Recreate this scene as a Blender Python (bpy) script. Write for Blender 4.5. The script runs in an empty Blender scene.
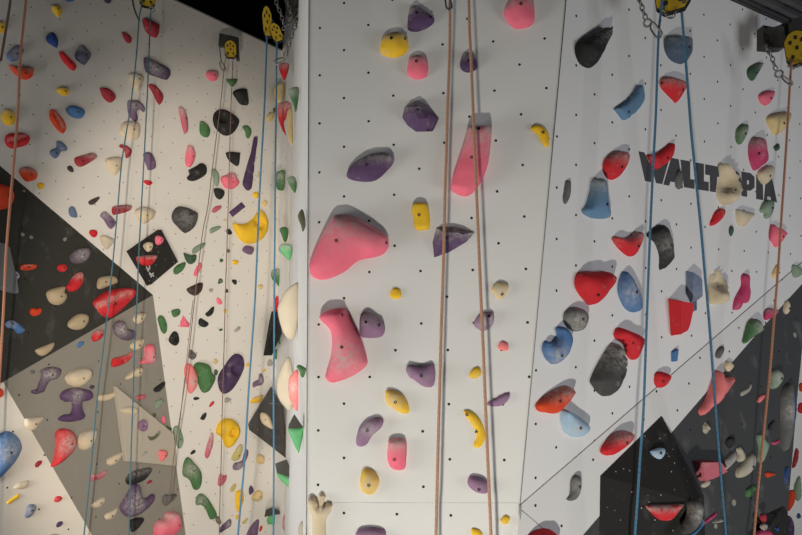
HOLDS = '''
L|yellow|t|-4 22 3 21 6 25 5.5 31 2 33 -4 33|yellow hold cut off by the photo's left edge, near the top corner
L|yellow|t|51 6.7 55 4.5 62 8.4 61 14.6 57.8 17.4 54 13|small pointed yellow hold near the top edge above the dark blue teardrop
L|blue|n|65 -4 75 -4 74 1 69 2 66 1|blue hold cut off by the photo's top edge, right of pointed yellow hold
L|dblue||45.8 38.7 48.2 33.7 52.2 32.3 56.7 36.5 58.4 42 57 47.7 52.7 46 47.7 42.6|dark blue teardrop hold high on the left wall below the pointed yellow hold
L|slate|c|11.8 48.2 16.8 44.9 21.3 47 24 51 22 55 18 60 12 62.5 7.8 60 6.2 55.6 8 52|slate blue two-lobed hold behind the terracotta rope in the top left corner
L|orange|t|8.4 65.1 12.3 65.7 20.2 67 28.6 66.6 33.7 68.5 34.2 72.4 31.4 78 25.2 80 20 78.6 13.5 73|wide orange-red hold with flat top under the slate blue two-lobed hold
L|red||59 52.2 62.8 52 69.6 58.4 75.7 64.6 76.3 68.5 73 71 67.3 66.8 61.7 60|slanting red lens hold just left of the dark slate diamond hold
L|dslate|t|81.2 44.7 88.5 51 91.3 56.1 85.7 64.6 81.8 64 75.6 59 75 55 77 51|dark slate diamond-shaped hold right of the slanting red lens hold
L|yellow|t|56 89.8 60.6 86.5 67.3 87.6 69.6 90.4 67.3 95.4 61.7 95.4|small yellow hold with grey top above the long blue pill hold
L|dred||99.7 88.7 102.5 87.4 109.3 89.3 115.4 94.9 115.4 99.4 111.5 102.7 107 101.6 102 96|dark red oval hold alone in the upper left between yellow and cream holds
L|dred|n|121.8 33.1 125 32.5 131.2 37.6 131.7 41.5 129 43.8 125 41|small dark red oval hold just left of the upper left pulley rope
L|dpurple|n|102.3 -3 111 -3 111 2.2 108 3.6 104.8 2|dark purple hold cut by the top edge, left of the upper left pulley
L|dred||142.2 19.6 145.6 18.5 152.3 21.3 159 25.2 159.6 30.3 158 37 154.6 37.6 149 34.8 144.5 29.7|large dark red hold directly below the upper left yellow pulley
L|dpurple|c|143.4 59 146.2 57.6 154.6 61.2 167 67.4 170.5 72.4 169.7 77.5 166.4 80 158 77.5 148.4 74.1 144.5 69|long dark purple slanting hold below the large dark red hold
L|cream|t|127.8 75.8 132.8 72.4 139.6 74.1 144 78 141.8 86 137.3 91.5 132.8 87|cream pointed hold between teal ropes above the grey purple hook
L|lpurple|c|127 102 131 100.3 138 100.6 144.6 107 144.6 112.3 141.8 111 139 109.5 136.2 112.3 137.9 118.5 136.2 121.9 132.3 119.6 128.3 115|grey purple hook-shaped hold on the left teal rope
L|dred||148.4 85.3 151.8 84 158 88.2 163 94.9 163 100.5 160.2 104.8 157.4 102.7 152.9 93.8|dark red slanting hold under the long dark purple hold
L|dpink|t|178.1 108.4 180.4 106.5 184.9 110.7 187.7 119 188.2 129.2 186 133.9 183.2 131.4 180.4 120.2|narrow dusty pink upright hold left of the dark green leaf hold
L|cream|t|119.4 130.3 121.6 123.6 128.3 120.8 136.2 121.9 140.1 127 139 138 134.5 140.4 126 136.5 120.5 133.7|broad cream hold directly beneath the grey purple hook
L|yellow|t|1 116.8 3.4 110 7.9 108.8 14.6 112.3 15.7 118 14 124 8.4 125.8 2.8 122.4|round yellow hold by the left edge above the red oval with chalk slot
L|orange|s|49 114.6 50.5 110 53.9 109.9 58.3 114 64 121.3 66 128 64 133.4 59.5 132 53.9 125.8 50 120|orange-red lens hold with a dark slot, left of the long blue pill hold
L|blue||66 110 68.5 106.2 73 105.5 77.9 106.7 84 110 84.6 114.6 81.2 118.5 74.5 118 69 114.9|blue pill-shaped hold right of the slotted orange-red lens hold
L|red|s|4.5 140.4 6.7 134.8 13.5 133.1 22.4 133.1 28 135.3 30.3 139.3 27 144.9 18 147.7 12.3 148.8 6.7 146|wide red oval hold with a chalky slot behind the terracotta rope
L|slate||56.1 142 59.5 141 64.5 144.3 67.3 148.8 66.2 151 61.2 151.6 58.9 156 55 158.6 51 156 49.4 152.2 51.6 149.4 56.1 147.7|slate blue bone-shaped hold below the slotted orange-red lens hold
L|dred|t|73.9 160 75.6 157.3 84.6 154.5 92.4 152.5 96.4 155 97 157.9 92.4 161.2 84.6 165.7 79.5 167 75.6 164.6|dark red club-shaped hold with brown top left of the cream block hold
L|cream|t|104.8 160.7 107 158.4 114.9 156.5 120.5 157.3 121.8 161.2 120.5 169 114.9 175.8 109.3 172.4 105.9 166.8|cream block hold right of the dark red club-shaped hold
L|dred|n|118.8 146 120.5 144.3 126 145.4 131.2 149.4 131.7 153.3 129.5 157.2 126 158.3 125 153.9 123.3 149.4 120 147.7|dark red C-shaped hold on the left teal rope under the broad cream hold
L|lpurple||142.8 154.5 146.7 152 151.2 153.4 154.6 159 156 165.7 154.6 169 148.4 170.5 146.7 166.8 144.5 161.2|grey purple rounded hold beside the right teal rope above a tiny red bar
L|red|n|e 148 182.7 4.6 2.4 15|tiny red bar hold under the grey purple rounded hold
L|brown|n|e 70.4 169 4 2.6 45|tiny dark brown pill hold left of the dark red club-shaped hold
L|orange|t|18.5 171.9 21.3 168 27 166.8 34.8 169.6 37.6 174.7 36 179.2 29.2 181.6 24 180.3|orange-red rounded hold on white wall at the edge of the dark panel
L|yellow||e 40.7 186 3.6 3.5 0|tiny yellow round hold right of the orange-red rounded hold near dark panel edge
L|slate|n|68.4 209 71.8 206.2 75.2 209 77.4 216.8 74 217.7 69.6 215.7|small grey blue hold near the dark panel's upper edge
L|brown|n|88 202.2 91.3 199.4 98.6 196.6 99.4 198.8 94.7 203.9 90.2 205|small dark brown pointed hold left of the long dark red bar hold
L|dred|t|111.5 209 113.2 206.2 120.5 205 131.2 205 131.2 209.5 126 212.3 114.9 215 112 213.5|dark red horizontal bar hold across the left teal rope
L|lpurple|t|99.7 215.7 104.2 211.2 110.4 215.7 115.4 221.3 114.9 225.8 111 229.2 107.6 226.4 103.7 220.2|greyish purple block hold below left of the dark red horizontal bar
L|cream|t|134.5 211.2 137.3 208.4 144 206.5 150 208.4 155 211 155.7 213 153.5 218.5 147.9 222.4 143.4 224 138 220 135 215|cream half-round hold across the right teal rope above the black square volume
L|red|n|e 93.4 233.3 4.5 3.7 30|small red button hold between dark panel and greyish purple block
L|cream|cn|99.7 237 103.7 234.8 109.3 237 114.3 239.3 114.3 242 111 246 107 249.4 101.4 243.8|faded cream hold with dusty top near the dark panel's upper edge
L|green||199.5 124 201.2 121 206.2 124 210 129.2 210 134.2 207.9 137.6 202.8 136.5 199.5 132.5|dark green leaf hold left of the big black pocket hold
L|pink|t|186.6 148.2 188.8 144.9 193.3 147.7 195.2 153.9 195.5 156.7 193.9 162.3 191 166.8 187 166.8 185 163.5 185 156.7|pink and grey egg-shaped hold above the black kidney hold
L|black||188.2 170.2 195 166.8 201.2 163 205.6 165.7 207 170.8 205.6 175.2 200.6 178.6 193.9 181.2 188.2 180.3 186.6 177.5 189.4 174|black kidney-shaped hold with a notch under the pink and grey egg
L|pgreen|n|211 170.2 213.4 168.5 217.9 172.4 219.5 178 218.8 184.8 216.7 187 214.5 183.7 212.2 175.8|pale green upright hold left of the pink bulging hold
L|black||213.4 189.8 216.7 187.9 222.3 189.3 224.8 193.2 222.9 197.7 220 199.7 215.6 197|small black rounded hold below the pale green upright hold
L|black|K222 117.5 4.5|212.5 119 214.5 112.3 220 109 226.8 110.7 236.4 116.8 239.4 122.4 236.4 130.3 231.3 134.8 225.7 135.9 220 133 214.5 127|big black round hold with a chalky pocket behind the brown rope
L|black||232.4 92.6 237 89.3 243.7 88.4 247 91.5 248.7 103.9 246 105.5 240.3 104.4 236.4 99.4|black hold with flat top under the small green wedge hold
L|green|n|225.7 79.7 229 79.2 237 79 237.2 82 234.7 85.3 231.9 87 228 83|small green wedge hold below the plate-mounted yellow pulley
L|pink|t|205.6 74 207.3 70.8 213 70.2 218 72.4 218.5 77 216.3 80.5 211.8 81.4 207.3 78.6|round pink hold left of the plate-mounted pulley's rope
L|green|n|242 127 246 125.2 250.4 128.6 251.5 133.7 248.7 138.7 246 136.5 244.8 131.4|small dark green hold right of the big black pocket hold
L|black||225.7 152.7 230 151.6 239.7 152.7 240 155 239 165 235.8 165.7 228.5 160 225.7 154.5|black block hold above the pink bulging hold
L|dpurple|n|254.3 137.6 257.7 138.7 256.2 151 254.3 166.8 252.6 182.5 251 189.3 247 190.4 242.5 184.8 243.7 177 247.6 163.5 251 153.4|tall thin dark purple spike hold left of the blue rope
L|pink|t|220.7 177 226.8 174.7 229.6 172.4 234.7 173.6 236.4 178 239.4 182.5 237 187 231.3 189.3 224.6 187.6 221.2 182.5|pink bulging hold below the black block hold
L|purple|fn|228.5 212.3 241.4 201.7 245.7 206.7 232.4 217.4|dark purple slanting brick hold above the big yellow crescent
L|dpink|n|212 210 214.5 206.7 220.7 205.4 221.2 208.4 215.6 212.6 212.2 212.3|small dusty pink pill hold left of the purple slanting brick
L|pgreen|n|209.5 229.5 214 227 219.5 225.8 221 228 216.7 231 210.5 233.7|small pale green pill hold left of the big yellow crescent
L|yellow|K259.5 224 4|232.4 223 237 223.6 243.7 223.8 250.4 220.8 256 214.6 259.4 209.9 263.9 212.3 267.8 220.2 268.3 227 266 234.8 260.5 241 252.6 243.8 244.8 243.2 238 237.6 234 229.7|big yellow crescent hold behind the left blue rope strand
L|lpurple|n|242 249.4 246 245.4 253.8 247.7 252.6 253.9 249.3 254.6 243.7 252.2|small grey purple block hold right under the big yellow crescent
L|black|n|e 229 232 3.4 2.4 45|tiny black hold at the left tip of the big yellow crescent
L|cream|n|254.9 176.4 258.3 171.9 260.5 173 258.3 177.5|tiny cream chip hold right of the tall purple spike
L|yellow|n|e 255.8 195 3.3 3.3 0|tiny yellow button hold at the foot of the tall purple spike
L|tan|n|e 264.5 203.5 3 3.4 0|tiny tan hold above the right tip of the yellow crescent
L|tan|t|266 116.8 269.5 112.3 274 113.5 275 116.8 271.7 121.3 267.2 121.9|small tan hold between the two blue rope strands
L|olive|n|e 274.3 110 1.6 2.6 0|tiny dark olive hold touching the right blue strand above the tan hold
L|cream|n|e 225 220.6 1.8 1.8 0|tiny cream dot hold under the purple slanting brick
L|olive|n|e 228 251 2 2 0|tiny olive hold on the brown rope below the yellow crescent
L|dgreen|n|e 221.3 260.5 1.9 1.9 0|tiny dark green dot hold left of a small yellow button
L|yellow|n|e 235.3 262.3 3.4 2.5 0|tiny yellow button hold below the small grey purple block
L|dgreen|n|218 284 219 278.6 222.3 279.8 222.6 282.6|tiny dark green triangular hold left of the tiny black square
L|black|n|231.5 280 236.5 280 236.5 284.5 233.5 284|tiny black square hold right of the brown rope at mid height
L|grey|n|e 211 290.4 2.2 2 0|tiny grey dot hold right of the black-brown half-moon
L|brown|n|e 226.5 291 1.8 2 0|tiny brown dot hold on the brown rope at mid height
L|tan|n|e 260.3 286.8 3 2.4 -20|tiny tan dimple hold between blue strands at mid height
L|pink|n|e 219 301.3 2.4 4 -35|tiny pink hold above the two small black claws
L|pgreen|n|191.6 251 195 246.6 204 242.4 205.6 244.9 200.6 250 193.9 253.9|pale green slanting pill hold across the left brown strand
L|black|cK191.5 211.8 2.6|171.4 215.7 173.7 210 179.3 206.2 188.2 207.9 196 211.8 198 217.4 195 227 188.2 232.5 183.8 232.5 177 226.4 172.5 221.3|big black egg-shaped hold with a small hole above the black square volume
L|dgreen||183.2 252.8 186 253.4 191.6 255 196 254.5 196.3 260 192.7 264 188.2 263.5 184.9 258.4|blackish green shield-shaped hold below the pale green slanting pill
L|green|n|173.7 268.5 178 264.6 184.9 262 185.4 265.7 182 271.3 176.5 274.7 173.3 273|green half-leaf hold touching the right corner of the black square volume
L|pink|n|193.3 273.6 197.2 265.7 200.6 262.6 202 266.8 198.3 273.6 195 276.7|thin pink slanting hold above the black-brown half-moon
L|brown||186.3 289.8 190.5 286.5 201.7 282.3 202.8 287 201 292 196 295.8 190.5 294.3|black-brown half-moon hold behind the left brown strand
L|green||171.2 310.7 174.8 309.2 178.7 308.8 180.6 311.8 178.7 315.7 174.2 317.4 172 315|small green rounded block hold left of the pink triangle
L|green||157.4 318 160.2 315 164 317.4 167 324.7 166.7 331.4 164 333.9 160.8 330.3 158.5 323.6|upright green pill hold beside the grey panel's right edge
L|pink|fn|183.2 314.8 186.6 320.2 190 323.6 188.8 327.5 179.3 327 180.4 321.3|pink triangular hold left of the brown rope
L|black|K176 340 1.6|174.8 330.9 178 334.2 179.3 341.5 176 345.8 170.9 343.8 168.3 339.8 170.9 334.2|black teardrop hold with a pale spot under the pink triangle
L|black|n|205 314 208.4 310.7 213.5 306.2 214 310.7 211.8 315 207.9 316.8|small black claw hold, upper of a close pair
L|black|n|198 321.9 200 318.2 203.4 319.6 208.4 323 207.3 326.4 204 327.3 199.5 325.8|small black bean hold, lower of a close pair
L|dgrey|n|188.2 353.9 190.5 349.4 193.9 352.2 196.7 355 195 358.5 192 359.7 188.2 357|small dark grey hold above the coral pink lens
L|coral|c|184.3 366.8 187 363.2 191.6 365 196 372.4 198 380.3 196 388 191 393.8 188.2 391.5 186 382.5 184 374.7|coral pink lens hold left of the large green heart-like hold
L|green|x|193.3 366.3 197.2 362.3 206.2 363.2 209.6 366.3 211.8 372.4 215.4 375.8 214 382.5 209.6 390.4 205 392.9 201.2 390.4 197.8 382.5 195.5 372.4|large green heart-like hold between coral lens and purple doughnut
L|dgreen|n|e 215.9 372.3 2 3.2 0|tiny dark green hold on the right side of large green heart-like hold
L|tan|n|e 215 361.5 2.7 2.8 0|tiny beige hold above the large green heart-like hold
L|black|n|e 196.2 398.5 3.2 1.6 -5|tiny black bar hold under the coral pink lens
L|red|n|e 211.7 404 3.8 1.5 -50|tiny red slash hold below the large green heart-like hold
L|dpurple|K236.5 369 5.2|217.3 381.4 219 373.6 224.6 365.7 231.3 356.7 237 353.4 242 355.6 244.2 362.3 243.7 369 239.2 379.2 232.4 389.3 225.7 393.8 220 391|large purple oval hold with a deep hole, across the brown rope
L|yellow|n|e 247.5 365 1.6 2.2 0|tiny yellow dot hold right of the purple oval hold
L|grey|n|e 227.4 400 3.6 2.5 -10|tiny grey hold under the purple oval hold
L|lpurple|cn|252.4 383.7 254.9 380.9 258.3 379.2 259.4 374 262 374 263.9 380.3 262 384.8 257 386 253.2 387.6|greyish boot-shaped hold between blue strands above the black corner volume
L|yellow|n|e 264 370.5 2 1.2 -30|tiny yellow chip hold above the greyish boot-shaped hold
L|grey|n|e 270 363 2.8 3.6 0|small grey hold under the black corner wedge
L|yellow|tn|250.4 400.5 254.9 397 262 394.9 262.7 398.3 259.4 402.2 251.5 403.3|yellow slanting hold left of the black corner volume's top
L|dgreen|n|e 220.8 329.8 2.1 1.2 -10|tiny dark green dash hold left of the brown rope
L|grey|n|e 237.4 329.3 4 1.8 -38|small grey sliver hold above the purple oval hold
L|yellow|n|e 225 311 1.6 2.4 0|tiny yellow dot hold on the brown rope right of the black claw
L|yellow|K232.5 432.5 3.2|215.6 431.4 218.4 423 224.6 418.5 232.4 419 238 424 240.3 432.5 238 438.7 233.6 444.9 228.5 448 224.6 444.9 222.3 438 217.9 434.8|yellow lumpy ring hold with a dimple, behind the brown rope
L|dpink|tc|204.5 455 206.2 447 209.6 435.9 211.8 432 213.5 435.9 213 444.9 209.6 455 206.8 458.6|narrow crimson spindle hold left of the yellow lumpy ring
L|black|n|200 418.5 202.8 414 206.2 412.6 206.4 415.7 204 420 201.2 419.6|small black seed-shaped hold above the crimson spindle
L|black|n|e 193 452.2 3.2 1.6 -40|tiny black dash hold above the upper of two big mottled green holds
L|pgreen||172.5 430.3 174.8 426 178.7 426.4 182 433.7 183.5 440.4 181.5 447 178.7 448.5 175.9 443.8 173.7 437|pale green upright hold at the grey panel's right edge
L|green|c|182.4 468 184.3 460.2 188.2 456.8 193.9 462.4 198.3 467 201.7 473.7 201.2 484.9 197.2 490 193.3 488.2 190.5 481.5 188.2 478.7 182.6 475.3|big mottled dark green hold, upper of two near the bottom
L|green|c|195.2 501.4 197.2 495.2 201.2 493.3 206.2 496.3 211.8 504.2 216.9 513.7 215.2 518.2 210.7 519.3 207.9 514.3 205 508 200.6 504.7 196.7 505.3|bent green pipe-like hold, lower of two big green ones near the bottom
L|dpink|n|217.6 484.9 218.4 477 220.7 473 223.5 476 226.3 474.2 226.8 478 224.6 482.6 220.7 486|small dusty red heart hold on the brown rope near the bottom
L|olive|n|215 519.9 217.3 516 220 518.2 221.2 523.2 218.4 524.4|small olive hold at the lower end of the bent green hold
L|purple|cn|219.5 527.7 230.2 518.5 231 525.5 224.6 530 220 532.8|purple slanting wedge hold at the bottom beside the brown rope
L|olivey|t|231.3 456.8 234.7 451.2 239.2 444.5 242 445 242.5 450 239.7 458 235.8 460.8 231.9 460.2|yellow-olive half-moon hold under the yellow lumpy ring
L|lpurple|cn|232.4 467 234 463 238 461.9 242.5 459.6 244.8 450 248 450 248 455.7 243.7 464.7 240.3 469.2 235.8 470.3 233 469.2|grey purple elbow hold behind the left blue strand
L|tan|n|256 458 258.3 454 263.9 455.7 264.4 461.3 262.7 464 256.6 463|tan block hold below the black corner volume
L|olivey|n|e 233 488 2.2 5 30|thin olive yellow sliver hold left of the yellow upright hold
L|yellow||234.7 499.7 236.4 491.3 242 490 243.7 497.4 242.5 504.2 238.6 512 236 508.7|yellow upright hold behind the left blue strand near the bottom
L|yellow|n|e 237 517 1.6 2.6 0|tiny yellow chip hold under the yellow upright hold near the bottom
L|purple|n|248.7 488.5 251 485.3 253.8 490 252 493.5 249.3 494.6|small purple hold touching the upper left of a tan mound
L|tan||251 499 254.9 491.8 259.4 489.8 262.7 493.5 262.2 499 257 501.4|tan mound hold right of the left blue strand near the bottom
L|lpurple|n|246 535 250.4 526.6 258.3 518.8 258.8 524.4 256.6 537 246 538|grey purple fin hold cut by the bottom edge between blue strands
L|red|n|e 260.8 528.5 1.4 3.2 20|tiny red sliver hold beside the grey purple fin at the bottom
L|olivey|n|e 245 521 1.5 4.4 45|thin olive sliver hold right of the left blue strand at the bottom
DI|pink||e 158.9 240.2 4.5 4.8 0|round pink hold on the upper corner of the black square volume
DI|cream||e 148.2 246.6 4.9 4.9 0|round cream hold on the black square volume
DI|red|t|136 258.1 139 256 156.2 255.2 155.4 259.6 151 265 143.5 265.6 137.5 262|red half-moon hold on the black square volume
T1|orange||-8 184 0 184.5 7 186.5 12 190.4 14.4 196 13 203 9 207.8 0 210 -8 210|big orange round hold on the dark panel, cut by the left edge
T1|blue|n|-5 249 2 249 2.5 252 1 254.5 -5 256|blue hold on grey wedge volume, cut by the left edge
T1|lavender|c|8 275.8 11.2 271.3 16.8 271.9 19.6 277 16.8 280.3 14 283.7 12.3 279|pale lavender blue hold at the tip of the grey wedge volume
T1|orange|s|19.6 266.8 22.4 264.4 29.2 264 36.5 265 35.9 268.5 29.2 270.4 21.3 270|flat orange slot hold on the dark panel beside the grey wedge
T1|red||56.7 267.4 59.5 264.4 65 264.6 67.3 268 65.6 271.3 61.7 272.2 58.3 270.8|small crimson button hold in the middle of the dark panel
T1|mpurple|c|69.6 256 76.3 249.2 87.5 248 91 253.7 87.5 260.4 78.6 263.8 71.8 262.6|chalky dull purple hold near the dark panel's upper edge
T1|red|t|67.3 285 75.2 273.9 82 272.7 83.7 280.6 78.5 289.6 69.6 291.8 66 287.3|red hold with grey hollow behind the notched cream hold
T1|tcream||46 294.9 48.2 290.4 56 287.6 64 286.5 65.3 289.3 64.5 293.2 67.3 294.9 66.2 300.5 61.7 304.4 56 305.2 49.4 302.2|cream rounded hold with a notch on the dark panel
T1|orange|n|29.4 311.8 31.4 308 35.9 309 39.8 307.6 42 311.2 39.3 315 34.8 316.3 30.9 315|small orange knob hold below left of the notched cream hold
T1|blue|c|5 323 10 320 16.8 322.4 24.7 329.2 23 333 17.4 333.7 13.5 329.2 6.7 327.5|blue and white chalked hold low on the dark panel by left rope
T1|tcream||67.3 324 69.6 320.2 76.7 314.6 83.5 313.7 88.5 316.8 88.5 322.4 84.6 328 77.9 330 72.2 329.2 68 327|cream potato-shaped hold above the dark panel's lower edge
T1|tcream|n|34.8 351 38.2 348.2 47 344.9 53.3 342.6 54.4 344.9 51.6 350.5 44.9 355.5 39.3 355.5|cream half-moon hold at the dark panel's lower edge
T1|tcream||97 281.4 99.2 277.5 108.2 275.6 114.9 277 118.2 282 114.9 284.2 107 287 99.7 289.5 96.6 287|cream wedge hold right above the big red lip hold
T1|red|sx|93 302 97 297 106 291.5 117 288.7 129.5 288 136.2 292 134.5 298.3 126 307 121.6 311 114.9 316.3 109.3 318 102.5 315.7 95.8 309 93 304|big red lip-shaped hold with a chalked slot on the dark panel corner
T2|red|t|91.3 338 93.6 332.5 99.2 329.4 103.7 332 103 336.5 98.6 340.4 93.6 341.7|small red hold on grey panel below the big red lip hold
T2|blue|n|76.5 345.4 79 342 84.6 341.5 82.9 344.9 79 347.7|small dark blue hold near the grey panel's top edge
T2|mpurple|c|112.6 328 114.9 322.4 119.4 320.2 123.9 321.9 126 328 132.8 329.7 136.2 332.5 135 338 129.5 340.6 121.6 339.3 114.9 334.2|chalky purple kidney hold between the two teal ropes
T2|cream||132.8 319.6 136.2 314 141.8 313.2 146.3 314 144 320.2 139.6 323.8 135 323|cream triangular hold on the right teal rope, upper of two
T2|cream||129.5 345.4 134 341.5 139.6 338.7 144 338.7 144 342.6 140.7 348.2 136.2 350 130.6 348.2|cream knobbly hold on the right teal rope, lower of two
T2|red|t|111 362.3 113.2 357.9 119.4 356.7 127.2 354 133.4 350.6 132.8 355.6 127.2 362.3 118.2 366.3 112 366.8|red long wedge hold between teal ropes on the grey panel
T2|pink|c|144.7 347 152.6 344.2 155.3 353.7 154.8 362.6 140.3 363.8 140.3 360.4 144.7 357|pink boot-shaped hold at the grey panel's right side
T2|cream||125 378 129.5 373.6 137.3 368 141.8 367.4 143 371.3 140.7 376.4 135 377 128.3 379.7|cream drumstick hold above the beige triangular volume
T2|cream|t|65 376 71.8 370.5 83 367.8 90.9 369.4 92 376 87.5 382.8 78.5 387.3 69.6 385 65.5 380.6|large cream oval hold resting above the purple spool-shaped hold
T2|dpurple|n|e 92 387 2.6 2 0|tiny purple dot hold right above the purple spool-shaped hold
T2|purple|c|59.5 397.4 61.7 391.8 69.6 388 80.8 388 90.9 390.7 93 397.4 88.6 400.8 82 402 83 410.9 85.3 415.4 82 420 69.6 422 58.8 420.5 58.3 417.6 64 414.3 70.7 413 71.8 402 65 402|large purple spool-shaped hold on the grey panel
T2|mpurple|c|40.4 370.8 47 367.4 55 366.8 60.6 369 60.6 373.6 56.7 379.2 49.4 380.9 45.4 388 43.2 392 35.9 394.3 30.9 392.6 31.4 389.8 35.9 389.3 38.7 382.5 41.5 374.7|chalky purple S-shaped hold left of the large cream oval
T2|dgrey|n|e 32.5 372 2.6 2.2 0|tiny dark ring hold left of the chalky purple S-shaped hold
T2|cream|t|23.8 421.3 25.2 418 33.7 416.8 43.2 416.8 42.6 420.2 38 425.2 34.8 429.7 29.7 430.3 24.7 426.4|cream wedge hold on the grey panel's left edge
T2|red|c|55 433 59.5 428.9 67.3 428.5 74 433 77 442 73 452 60.6 463.2 50.5 467 53.9 457.6 55 444|large red hook-shaped hold with chalk, left of an oval cream hold
T2|cream|t|77.4 440.8 80.8 434 89.8 429.6 97 429.6 96.5 437.4 92 446.4 85.3 450.5 79.7 448.7|cream oval hold touching the large red hook hold
T2|cream|n|97 397.7 99.2 394.9 107 393.8 114.9 392 115.4 394.9 111.5 398.8 104.8 401 98 400.5|thin cream crescent hold right of the purple spool
T2|dpink|t|90.2 478 91.9 474.2 98 473.7 105.9 470 107.6 470.9 104.8 476 99.2 479.3 92.4 481|bent crimson bar hold on the left teal rope
T2|cream|t|105.9 462.4 107.6 458.5 114.9 454.6 122.2 451.8 122.2 454.6 118.2 461.3 112.6 465.2 108.7 465.2|cream wedge hold above right of the bent crimson bar
T2|cream|t|90.8 505.3 94 502 100.3 498 104.8 497.4 104.2 502 99.2 507 94 507.8|cream small wedge low on grey panel, upper left of two
T2|cream|t|104.2 516 106.5 513 112.6 510.3 117.7 507.5 117 511.5 112.6 518.2 107 520 104.6 518.8|cream small wedge low on grey panel, touching the purple mitten hold
T2|black|t|125 480 130.2 472.2 141.4 468.9 152.6 467.7 148 476.7 141.4 481.9 129 485|black ledge hold right above the purple mitten hold
T2|purple|c|119 507 124.6 497 132.4 484.6 138 484.6 140.3 494.7 145.9 498 153.7 493.5 154.4 499 149.2 507 137 516 125.7 516.4|large purple mitten-shaped hold near the bottom of the grey panel
T2|black||129.7 525 130.2 519.4 142.5 517 143.6 521.6 137 529.5 131.3 532|black block hold below the purple mitten hold
T2|pink|tx|154 526 157.9 520.5 164.6 518.2 166.8 512.6 177 511.5 182 520.5 180.3 529.5 172.4 537 154.5 538|large pink hold cut by the bottom edge on the grey panel
T2|dgrey|n|161.9 499.7 164 494.6 169.7 494.6 177 494 174.8 499 169.7 503 166.4 505.9 163 504.2|dark grey ledge hold where the left brown strand ends
T2|dred|n|e 149.5 482 3.2 1.5 -30|tiny dark red hold right of the black ledge hold
T3|coral||158 452.3 160.2 450 165.2 450 167.8 453 167 456.8 163 460.8 160.2 460.8 158.5 456.3|coral knob hold at the right of the beige triangular volume
T3|gpurple|k|e 143 425.5 5.2 6 0|purple ring hold on the beige triangular volume
T3|olive|t|147.3 435.9 153.5 436.5 158.5 430.9 160.8 432 158 437 152.3 440.6 149 439.3|dark olive hooked hold on the beige triangular volume
T3|cream|tn|120.5 411 125 407 132.8 406.7 138.4 410 136.2 413 129.5 414.6|cream shelf hold at the top of the beige triangular volume
T3|grey|n|e 144.5 453.5 3.2 1.4 -40|tiny grey sliver hold on the beige triangular volume
T2|dgreen|fn|165.6 425.2 172 428 170.9 432 167 435 165.6 431.4|dark green triangular hold at the grey panel's right edge
T2|pink|n|e 163.7 420 2 4 -10|tiny bright pink chip hold above the dark green triangular hold
T2|dpink|n|135 397.7 139.6 394.9 145.7 394.9 144.6 398.8 138.4 400|small crimson hold beside the top of the beige triangular volume
T2|black|n|153.2 388.7 156.8 386 164 381.4 165.2 384.8 161.3 390.4 156.8 392.4 154 391.5|black sausage hold at the grey panel's right edge
T2|pgreen|n|154.6 406 156.8 400.5 160.8 398.5 164 400.5 161.9 405 156.8 408.9|pale green nub hold below the black sausage hold
T2|olive|n|e 154.6 415 2 2 0|tiny olive dot hold on the edge of the beige triangular volume
LL|blue|cx|-6 434 0 433.2 5.6 430.9 12.3 432.5 19 438 21.5 444.9 21.3 448 16.8 458 9 468 0 477 -6 480|large blue chalked hold cut by the left edge in lower corner
LL|dred|n|34.8 464.7 37 461.3 41.5 460.2 41.7 463 38 467 35.3 467.3|small dark red hold near the tip of the red hook hold
LL|cream|tn|13.5 488.2 16.8 483.8 21.3 481.5 28.6 480.4 27.5 487 20.2 489.4|cream shelf hold in lower left corner above a yellow sliver
LL|yellow|n|6.7 502 12.3 497.4 18.5 493.5 19 497.4 15.7 499.7 8.4 504.4|yellow sliver hold in the lower left corner
LL|slate|c|26.4 507 29.2 504.2 34.2 504 36.5 507.5 33.7 513 29.2 517.4 24.7 517.6 25.8 512|grey blue crescent hold in the lower left corner
LL|red|n|53.9 499.7 56 496.3 61.2 496.3 62 499 58.3 502 54.4 502|small red hold on lower left white wall near the grey panel edge
LL|dpurple|n|56 525.5 57.8 522 62.3 521.2 62.6 523.8 59.5 526.8 56.7 527.5|small dark purple hold at the bottom left near the grey panel
LL|orange|n|-3 388 3 390 3 395.5 -3 398|red-orange hold cut by left edge under the dark panel's corner
LL|grey|n|e 54 536 5.5 2.6 0|grey hold barely showing at the bottom edge, lower left
V5|cream||260 416.8 261.6 412.3 267.2 414 271 420 272.8 428.6 268.3 427.5 262.2 423|cream leaf-shaped hold on the black corner volume
S|red|t|278.6 64.6 282.5 62.9 288.7 62.9 289 66.8 287 74.7 284.2 80.5 281.4 75.8 279.2 70|red drop hold hanging below the chain on the corner wall
S|tan|n|278 84 284 84 282.5 100.5 278.6 103 274.5 100 274 89|pale yellow block hold in the corner below the red drop
S|green|t|288 91.5 291.5 88 298.8 87 298.8 95 297.7 104 296.6 110 295.4 112.3 293.8 106.7 291.5 100|green hook hold on the narrow side wall above the long tan one
S|red|t|280 103 287 101 291 103 291.5 104.5 288.7 110 286 118 283.7 122.4 286 134.8 283.7 132.5 279 122.4 277.5 111 278 105.6|red and grey horn-shaped hold in the corner beside the blue strand
S|tan|n|287 114.6 289.3 109 292.4 110 293 142.6 290.4 144.3 287.6 136 286.5 124.7|long tan sliver hold on the narrow side wall
S|green|cn|276.4 173.6 279 171.3 284.6 170.2 285 180.3 283.7 189.3 281.4 190.7 276.4 188|green block hold beside the right blue strand, left of a green leaf
S|green|t|287 178.6 290.4 176.4 294.9 177 296.9 183.7 295.4 192.9 292.6 190.4 288.7 183.7|green leaf hold on the narrow side wall beside the green block
S|olive|n|297.7 216.3 302.2 209 305 216.8 305.6 222.4 305.3 227 302.7 232 301 225.8|olive and cream pointed hold at the front panel's left edge
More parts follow.
